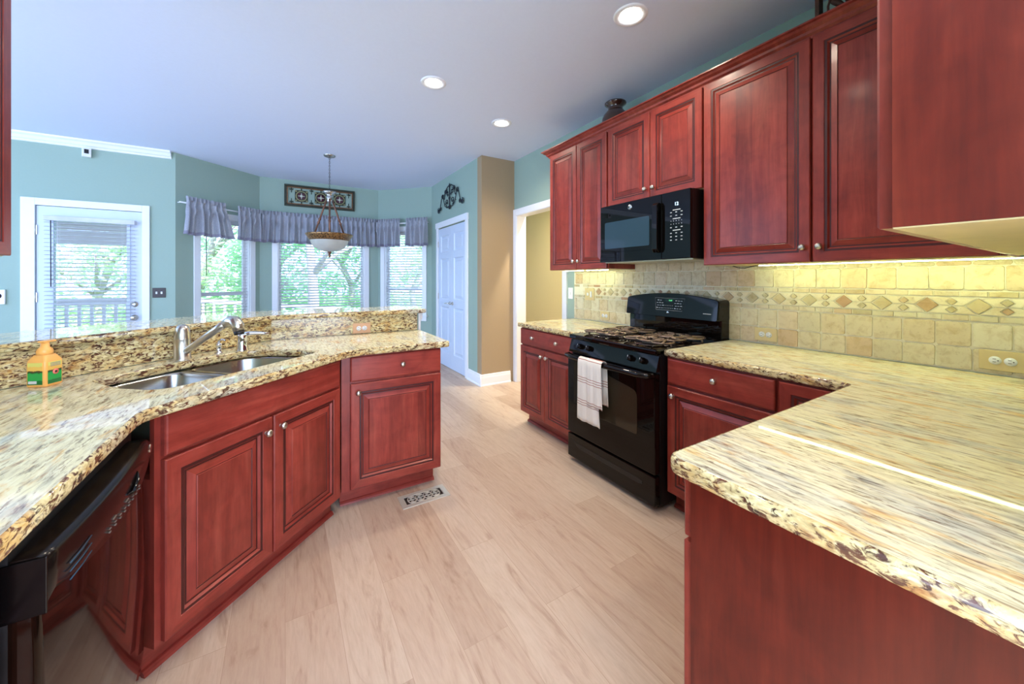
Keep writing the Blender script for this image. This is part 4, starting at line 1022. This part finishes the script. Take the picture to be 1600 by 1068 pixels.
# ------------------------------------------------------------------ valances + rod
RA, RB, RC, RD = Vector((-1.08, 5.88)), Vector((-.30, 6.58)), Vector((1.33, 6.58)), Vector((1.985, 5.895))
def pathpt(poly, s):
    for A, B in zip(poly, poly[1:]):
        L = (B - A).length
        if s <= L: return A + (B - A) * (s / L), (B - A).normalized()
        s -= L
    return poly[-1], (poly[-1] - poly[-2]).normalized()
RP = [RA, RB, RC, RD]; LA = (RB - RA).length; LB = (RC - RB).length; LC = (RD - RC).length
ROD_R = .009
t = thing('curtain_rod', 'thin white curtain rod following the three bay window walls', 'curtain rod', (.5, 6.5, 2.235))
for A, B in zip(RP, RP[1:]):
    b = NB(); o3 = Vector((.5, 6.5)); tube(b, [(*(A - o3), 0), (*(B - o3), 0)], ROD_R, 10); obj('rod', b, TRIM, t)
b = NB()
for s in (.02, LA - .03, LA + .03, LA + LB - .03, LA + LB + .03, LA + LB + LC - .02):
    p, d_ = pathpt(RP, s); n_ = Vector((-d_.y, d_.x)); o3 = Vector((.5, 6.5)); tube(b, [(*(p - o3), 0), (*(p + n_ * (.075 if abs(s - LA - LB / 2) < LB / 2 else .062) - o3), 0)], .006, 6)
obj('bracket', b, TRIM, t)
def valance(label, s0, s1, seed, flare0=0, flare1=0):
    rg = random.Random(seed); p0, _ = pathpt(RP, (s0 + s1) / 2)
    t = thing('window_valance', label, 'valance', (p0.x, p0.y, 2.235)); N_ = int((s1 - s0) * 190)
    K = [rg.uniform(.7, 1.3) for _ in range(400)]; phs = [0]
    for i in range(N_): phs.append(phs[-1] + (s1 - s0) / N_ * 2 * PI * 13 * K[int(i / 6)])
    rows = [(.078, .020, 1.5), (.058, .022, 1.5), (.034, .018, 1.5), (.018, .020, 1), (-.002, .020, 1), (-.02, .018, 1), (-.035, .012, 1), (-.07, .026, .8), (-.11, .034, .8), (-.16, .040, .5), (-.24, .048, .5), (-.32, .052, .5), (-.345, .052, .5), (-.348, .052, .5), (-.385, .054, .5)]
    def build(rws, nm, mat):
        b = NB(); G = []
        for dz, amp, fr_ in rws:
            row = []
            for i in range(N_ + 1):
                f = i / N_; drop = max(0, -dz) / .385
                s = s0 + (s1 - s0) * f - flare0 * drop * (1 - f) ** 3 * 1 + flare1 * drop * f ** 3
                s = min(max(s, .0), LA + LB + LC)
                p, d_ = pathpt(RP, s); n_ = Vector((d_.y, -d_.x))
                w_ = math.sin(phs[i] * (1 if fr_ < 1.2 else 1.6)) * amp * (1.0 if fr_ >= .8 else (.55 + .45 * math.sin(phs[i] * .37)))
                if fr_ == .5: w_ = amp * (.45 * math.sin(phs[i] * .5 + 1) + .55 * math.sin(phs[i]))
                out = .022 + (.020 if dz < -.06 else 0) + (.016 if -.04 < dz < .04 else .008 if dz > .04 else 0)
                q = p + n_ * (w_ + out)
                zz = dz + (rg.uniform(-.006, .006) if dz > .05 else 0) + (.006 * math.sin(phs[i] * .5) if dz < -.3 else 0)
                row.append(b.verts.new((q.x - p0.x, q.y - p0.y, zz)))
            G.append(row)
        for a, c_ in zip(G, G[1:]):
            for i in range(N_): b.faces.new((a[i], a[i + 1], c_[i + 1], c_[i])).smooth = True
        o = obj(nm, b, mat, t, recalc=False)
    build(rows[:13], 'gathered_panel', VALF); build(rows[12:], 'hem', HEM)
valance('short flared silver grey valance at the left end of the bay rod', .05, .52, 1, .05, .10)
valance('longest gathered silver grey valance wrapping from the left bay window past the centre window', .68, LA + LB + .44, 2, .03, .0)
valance('narrow gathered silver grey valance at the right end of the bay rod', LA + LB + .56, LA + LB + LC - .005, 3, .0, .0)

# ------------------------------------------------------------------ wall art
t = thing('wall_plaque', 'long openwork metal plaque with three medallions above the centre bay window', 'wall art', (.485, 6.668, 2.595))
G1 = plain('plaque_dark_green', (44, 48, 34), .5, .2, noise=.3, scale=50); G2 = plain('plaque_copper', (120, 84, 56), .45, .4, noise=.3, scale=60); G3 = plain('plaque_gold', (150, 146, 104), .5, .2, noise=.2, scale=70); G4 = plain('plaque_maroon', (72, 24, 40), .5); G5 = plain('plaque_cream', (206, 208, 190), .5)
hw, hh = .498, .165
b = NB()
for lo, hi in (((-hw, -.03, -hh), (hw, 0, -hh + .028)), ((-hw, -.03, hh - .028), (hw, 0, hh)), ((-hw, -.03, -hh + .028), (-hw + .028, 0, hh - .028)), ((hw - .028, -.03, -hh + .028), (hw, 0, hh - .028))): box(b, lo, hi, 0, .004)
obj('frame', b, G1, t)
b = NB(); i_ = .032
for lo, hi in (((-hw + i_, -.026, -hh + i_), (hw - i_, -.004, -hh + i_ + .014)), ((-hw + i_, -.026, hh - i_ - .014), (hw - i_, -.004, hh - i_)), ((-hw + i_, -.026, -hh + i_), (-hw + i_ + .014, -.004, hh - i_)), ((hw - i_ - .014, -.026, -hh + i_), (hw - i_, -.004, hh - i_))): box(b, lo, hi, 0, .002)
obj('inner_frame', b, G2, t)
for mx_ in (-.27, 0, .27):
    b = NB(); q = .088
    prism(b, roundp([(mx_ - q, -q), (mx_ + q, -q), (mx_ + q, q), (mx_ - q, q)], .015, 3), 'y', -.014, -.006)
    for s in (-1, 1): box(b, (mx_ - .008, -.012, s * q), (mx_ + .008, -.006, s * .125))
    md_ = obj('medallion', b, G1, t)
    b = NB(); tube(b, [(mx_ + .072 * math.cos(a * PI / 16), -.016, .072 * math.sin(a * PI / 16)) for a in range(32)], .008, 6, closed=True)
    for s in (-1, 1):
        for s2 in (-1, 1): lathe(b, [(0, -.004), (.014, -.002), (.014, 0)], (mx_ + s * .072, -.014, s2 * .072), 10, 0, 'y')
    obj('medallion_ring', b, G3, md_)
    b = NB(); (cyl(b, (mx_, -.018, 0), .055, .006, 24, 0, 'y') if mx_ == 0 else box(b, (mx_ - .048, -.018, -.048), (mx_ + .048, -.012, .048), 0, .002)); obj('medallion_centre', b, G4, md_)
    b = NB(); cyl(b, (mx_, -.022, 0), .020, .006, 16, 0, 'y')
    for a in range(4): th = a * PI / 2; tube(b, [(mx_ + .02 * math.cos(th), -.020, .02 * math.sin(th)), (mx_ + .048 * math.cos(th), -.020, .048 * math.sin(th))], [.007, .003], 6)
    obj('rosette', b, G5, md_)
b = NB()
for fx_ in (-.405, -.135, .135, .405):
    for s in (-1, 1):
        zc_ = s * .075
        tube(b, [(fx_, -.01, s * .125), (fx_, -.01, s * .045)], .005, 6)
        for s2 in (-1, 1): tube(b, [(fx_, -.01, s * .105), (fx_ + s2 * .02, -.01, s * .085), (fx_ + s2 * .026, -.01, s * .10), (fx_ + s2 * .016, -.01, s * .106)], .005, 6)
obj('fleur_ornaments', b, G1, t)

# scroll ironwork over the pantry door (local x to viewer's right)
t = thing('scroll_wall_decor', 'dark wrought iron scroll ornament above the white pantry doors', 'wall art', (2.058, 5.11, 2.33), -90)
b = NB()
def spiral(cx_, cz_, r0, a0_, turns, sgn=1, n=22): return [(cx_ + r0 * (1 - .8 * i / n) * math.cos(a0_ + sgn * turns * 2 * PI * i / n), -.02, cz_ + r0 * (1 - .8 * i / n) * math.sin(a0_ + sgn * turns * 2 * PI * i / n)) for i in range(n + 1)]
for s in (-1, 1):
    tube(b, [(0, -.02, .05), (s * .10, -.02, .03), (s * .19, -.02, .07), (s * .24, -.02, .17), (s * .27, -.02, .24), (s * .33, -.02, .19), (s * .38, -.02, .08), (s * .44, -.02, .02)], .007, 6)
    tube(b, [(0, -.02, .33), (s * .06, -.02, .34), (s * .13, -.02, .31), (s * .18, -.02, .25), (s * .21, -.02, .17)], .007, 6)
    for cx_, cz_, r0, a_, sg in ((.09, .25, .045, PI / 2, -1), (.105, .11, .055, -PI / 2, 1), (.28, .22, .04, 0, 1), (.45, .035, .045, PI / 2, -1), (.37, .06, .035, 0, -1), (.17, .27, .035, PI, -1)):
        pt = spiral(cx_, cz_, r0, a_, 1.3, sg); tube(b, [(s * p[0], p[1], p[2]) for p in pt], .0065, 6)
    for lx, lz in ((.155, .265), (.26, .205), (.46, .03), (.06, .20)):
        lathe(b, [(0, -.02), (.012, -.008), (.022, .012), (.01, .03), (0, .042)], (s * lx, -.024, lz), 8, 0, 'z', 1, .35)
tube(b, [(0, -.02, .0), (0, -.02, .36)], .009, 6)
for lz, r_ in ((.02, .04), (.15, .03), (.33, .026)): lathe(b, [(0, -.03), (r_ * .7, -.01), (r_, .01), (r_ * .4, .03), (0, .05)], (0, -.024, lz), 8, 0, 'z', 1, .4)
for s in (-.2, .2): tube(b, [(s, 0, .10), (s, -.02, .10)], .004, 5)
obj('scrollwork', b, WROUGHT, t)

# vase, carved panel on the cabinets
t = thing('ceramic_vase', 'dark brown glazed vase with flared lip on top of the wall cabinets', 'vase', (2.33, 2.20, UT + .002))
b = NB(); lathe(b, [(0, 0), (.06, 0), (.075, .01), (.105, .07), (.112, .115), (.10, .155), (.065, .195), (.058, .215), (.066, .232), (.085, .245), (.088, .256), (.080, .262), (.066, .255), (.05, .225), (0, .215)], (0, 0, 0), 36); obj('vase_body', b, VASE, t)
t = thing('carved_wood_panel', 'openwork carved dark wood panel standing on the cabinets at the top edge', 'wood carving', (2.30, .83, UT + .002), -90)
b = NB(); W2, H2 = .46, .25
for lo, hi in (((0, 0, 0), (.018, .05, H2)), ((W2 - .018, 0, 0), (W2, .05, H2)), ((.018, 0, 0), (W2 - .018, .05, .02)), ((.018, 0, H2 - .02), (W2 - .018, .05, H2))): box(b, lo, hi, 0, .002)
obj('frame', b, CARVED, t)
b = NB()
for cx_ in (.125, .335):
    for a in range(8):
        th = a * PI / 4; c_, s_ = math.cos(th), math.sin(th); pts = []
        for f, w_ in ((.02, .008), (.05, .016), (.08, .012), (.105, .004)): pts.append((cx_ + c_ * f, .02, .125 + s_ * f))
        tube(b, pts, [.007, .016, .013, .004], 6)
    lathe(b, [(0, .02), (.02, .01), (.024, 0)], (cx_, .02, .125), 12, 0, 'y'); tube(b, spiral(cx_, .125, .105, 0, 1, 1, 20)[:18], .005, 6)
obj('carved_leaves', b, CARVED, t)

# floor vent
t = thing('floor_register', 'ornate nickel floor vent cover on the planks beside the peninsula', 'floor vent', (.715, 2.205, 0), 0)
b = NB(); box(b, (-.115, -.045, .0005), (.115, .045, .002)); obj('duct_opening', b, DARKHOLE, t)
b = NB(); w2, h2 = .142, .068
VENTM = plain('vent_nickel', (204, 198, 184), .3, .35)
for lo, hi in (((-w2, -h2, 0), (w2, -h2 + .025, .006)), ((-w2, h2 - .025, 0), (w2, h2, .006)), ((-w2, -h2 + .025, 0), (-w2 + .03, h2 - .025, .006)), ((w2 - .03, -h2 + .025, 0), (w2, h2 - .025, .006))): box(b, lo, hi, 0, .0015)
obj('frame', b, VENTM, t)
b = NB()
for i in range(4):
    cx_ = -.072 + i * .048
    tube(b, [(cx_ + .024 * math.cos(a * PI / 12), .036 * math.sin(a * PI / 12), .004) for a in range(24)], .0032, 6, closed=True)
    for s in (-1, 1): tube(b, [(cx_ + (.013 - .0006 * k) * math.cos(k * .45) * 1.0, s * (.018 + (.011 - .0006 * k) * math.sin(k * .45)), .004) for k in range(14)], .0028, 6)
    tube(b, [(cx_ - .024, 0, .004), (cx_ + .024, 0, .004)], .003, 6)
for s in (-1, 1): tube(b, [(-.115, s * .042, .004), (.115, s * .042, .004)], .003, 6)
obj('filigree', b, VENTM, t)

# ------------------------------------------------------------------ outdoors
DECK = plain('deck_boards', (176, 160, 140), .8, noise=.1, scale=8); RAILM = plain('rail_paint', (214, 208, 214), .6); BARK = plain('pale_bark', (190, 176, 170), .9, noise=.2, scale=12)
GRASS = plain('grass_ground', (120, 150, 80), .95, noise=.3, scale=3)
ROOFM = plain('porch_ceiling_boards', (196, 180, 178), .8, noise=.05, scale=6)
b = NB(); box(b, (-40, 6.9, -1.2), (40, 60, -1.0)); g_ = struct('ground_outside', b, GRASS)
b = NB()
x_ = -5.2
while x_ < -1.35: box(b, (x_, 6.08, -.09), (x_ + .135, 9.0, -.05)); x_ += .14
box(b, (-5.2, 6.2, -1.0), (-5.06, 9.0, -.09)); box(b, (-1.5, 6.9, -1.0), (-1.36, 9.0, -.09)); 
struct('floor_deck', b, DECK)
t = thing('porch_roof', 'covered porch roof with pale boards seen through the top of the patio door', 'porch roof', (-3.3, 7.6, 2.1))
b = NB(); box(b, (-1.9, -1.5, .12), (1.7, 1.5, .2)); obj('ceiling_boards', b, ROOFM, t)
b = NB(); box(b, (-1.9, 1.22, -.22), (1.7, 1.42, 0)); obj('eave_beam', b, RAILM, t)
for i in range(5):
    b = NB(); box(b, (-1.9, -1.25 + i * .6, 0), (1.7, -1.20 + i * .6, .12)); obj('rafter', b, RAILM, t)
for x_ in (-1.85, 1.6):
    b = NB(); box(b, (x_, 1.3, -2.15), (x_ + .1, 1.4, -.22)); obj('post', b, RAILM, t)
t = thing('deck_railing', 'painted deck railing with square balusters beyond the patio door', 'railing', (-3.3, 8.9, -.05))
b = NB(); box(b, (-1.9, -.03, .93), (1.9, .03, 1.0), 0, .004); box(b, (-1.9, -.04, 1.0), (1.9, .06, 1.03)); obj('top_rail', b, RAILM, t)
b = NB(); box(b, (-1.9, -.02, .08), (1.9, .02, .16)); obj('bottom_rail', b, RAILM, t)
for i in range(27):
    b = NB(); x_ = -1.85 + i * .142; box(b, (x_ - .019, -.019, .16), (x_ + .019, .019, .93)); obj('baluster', b, RAILM, t)
t = thing('stair_railing', 'sloping painted stair railing seen through the left bay window', 'railing', (-1.35, 8.9, -.05), 0)
b = NB(); prism(b, [(0, .93), (0, 1.0), (2.4, .05 + .70), (2.4, -.02 + .70)][::-1], 'y', -.03, .03); obj('top_rail', b, RAILM, t)
for i in range(15):
    b = NB(); x_ = .05 + i * .16; zt_ = .93 - x_ * .1; box(b, (x_ - .019, -.019, -.95), (x_ + .019, .019, zt_)); obj('baluster', b, RAILM, t)
LEAF = [fabric('leaf_green', (176, 226, 170), .5, 3, .6, 0), fabric('leaf_pale_green', (220, 240, 200), .5, 3, .6, 0)]
def tree(label, x_, y_, h, cr, n, mi, seed, trunk=.12, name='leafy_tree', low=.2):
    rg = random.Random(seed); t = thing(name, label, 'tree', (x_, y_, -1.0), 0, 'trees outside the bay windows')
    b = NB(); tp = [(0, 0, 0)]
    for i in range(1, 7): tp.append((rg.uniform(-.12, .12) * i * .4, rg.uniform(-.1, .1), h * .8 * i / 6))
    tube(b, tp, [trunk * (1 - .12 * i) for i in range(7)], 10)
    for k in range(7):
        a = rg.uniform(0, 6.28); z0_ = h * rg.uniform(.25, .7); i0 = min(5, int(z0_ / (h * .8) * 6)); o_ = Vector(tp[i0 + 1]) ; o_.z = tp[i0 + 1][2]
        tube(b, [tuple(o_), tuple(o_ + Vector((math.cos(a) * .5, math.sin(a) * .5, .5))), tuple(o_ + Vector((math.cos(a) * 1.2, math.sin(a) * 1.2, .9)))], [trunk * .4, trunk * .28, trunk * .1], 6)
    obj('trunk', b, BARK, t)
    b = NB(); clumps = [(rg.uniform(-cr, cr) * .8, rg.uniform(-cr, cr) * .7, h * rg.uniform(low, 1.05), rg.uniform(.3, .7)) for _ in range(46)]
    for _ in range(n):
        c_ = clumps[rg.randrange(len(clumps))]; p = Vector((c_[0] + rg.gauss(0, c_[3] * .55), c_[1] + rg.gauss(0, c_[3] * .55), c_[2] + rg.gauss(0, c_[3] * .4)))
        u_ = Vector((rg.gauss(0, 1), rg.gauss(0, 1), rg.gauss(0, .5))).normalized(); v_ = u_.orthogonal().normalized(); s_ = rg.uniform(.035, .075)
        b.faces.new([b.verts.new(p + u_ * s_ * 1.4), b.verts.new(p + v_ * s_ * .6), b.verts.new(p - u_ * s_ * 1.4), b.verts.new(p - v_ * s_ * .6)])
    obj('foliage', b, LEAF[mi], t, recalc=False)
TR = [(-5.6, 11.5, 5.2, 1.5, 5200, 0, 'leafy tree beyond the deck railing, far left through the patio door'), (-3.6, 12.2, 4.8, 1.4, 5200, 1, 'pale green tree beyond the deck railing behind the patio door'),
      (-1.7, 12.0, 5.2, 1.3, 4800, 1, 'pale green tree seen through the left half of the left bay window'), (-.2, 11.5, 5.0, 1.2, 4800, 0, 'leafy tree between the left and centre bay windows'),
      (.62, 9.6, 6.0, 1.1, 1700, 1, 'slim pale trunked tree in the middle of the centre bay window'), (1.6, 12.0, 5.2, 1.4, 5200, 0, 'dense leafy tree behind the right half of the centre bay window'),
      (3.4, 11.2, 4.8, 1.3, 4800, 1, 'pale green tree seen through the narrow right bay window')]
for i, (x_, y_, h, cr, n, mi, lb) in enumerate(TR): tree(lb, x_, y_, h, cr, n, mi, 20 + i, .13 if i != 4 else .16, low=.15 if i != 4 else .6)
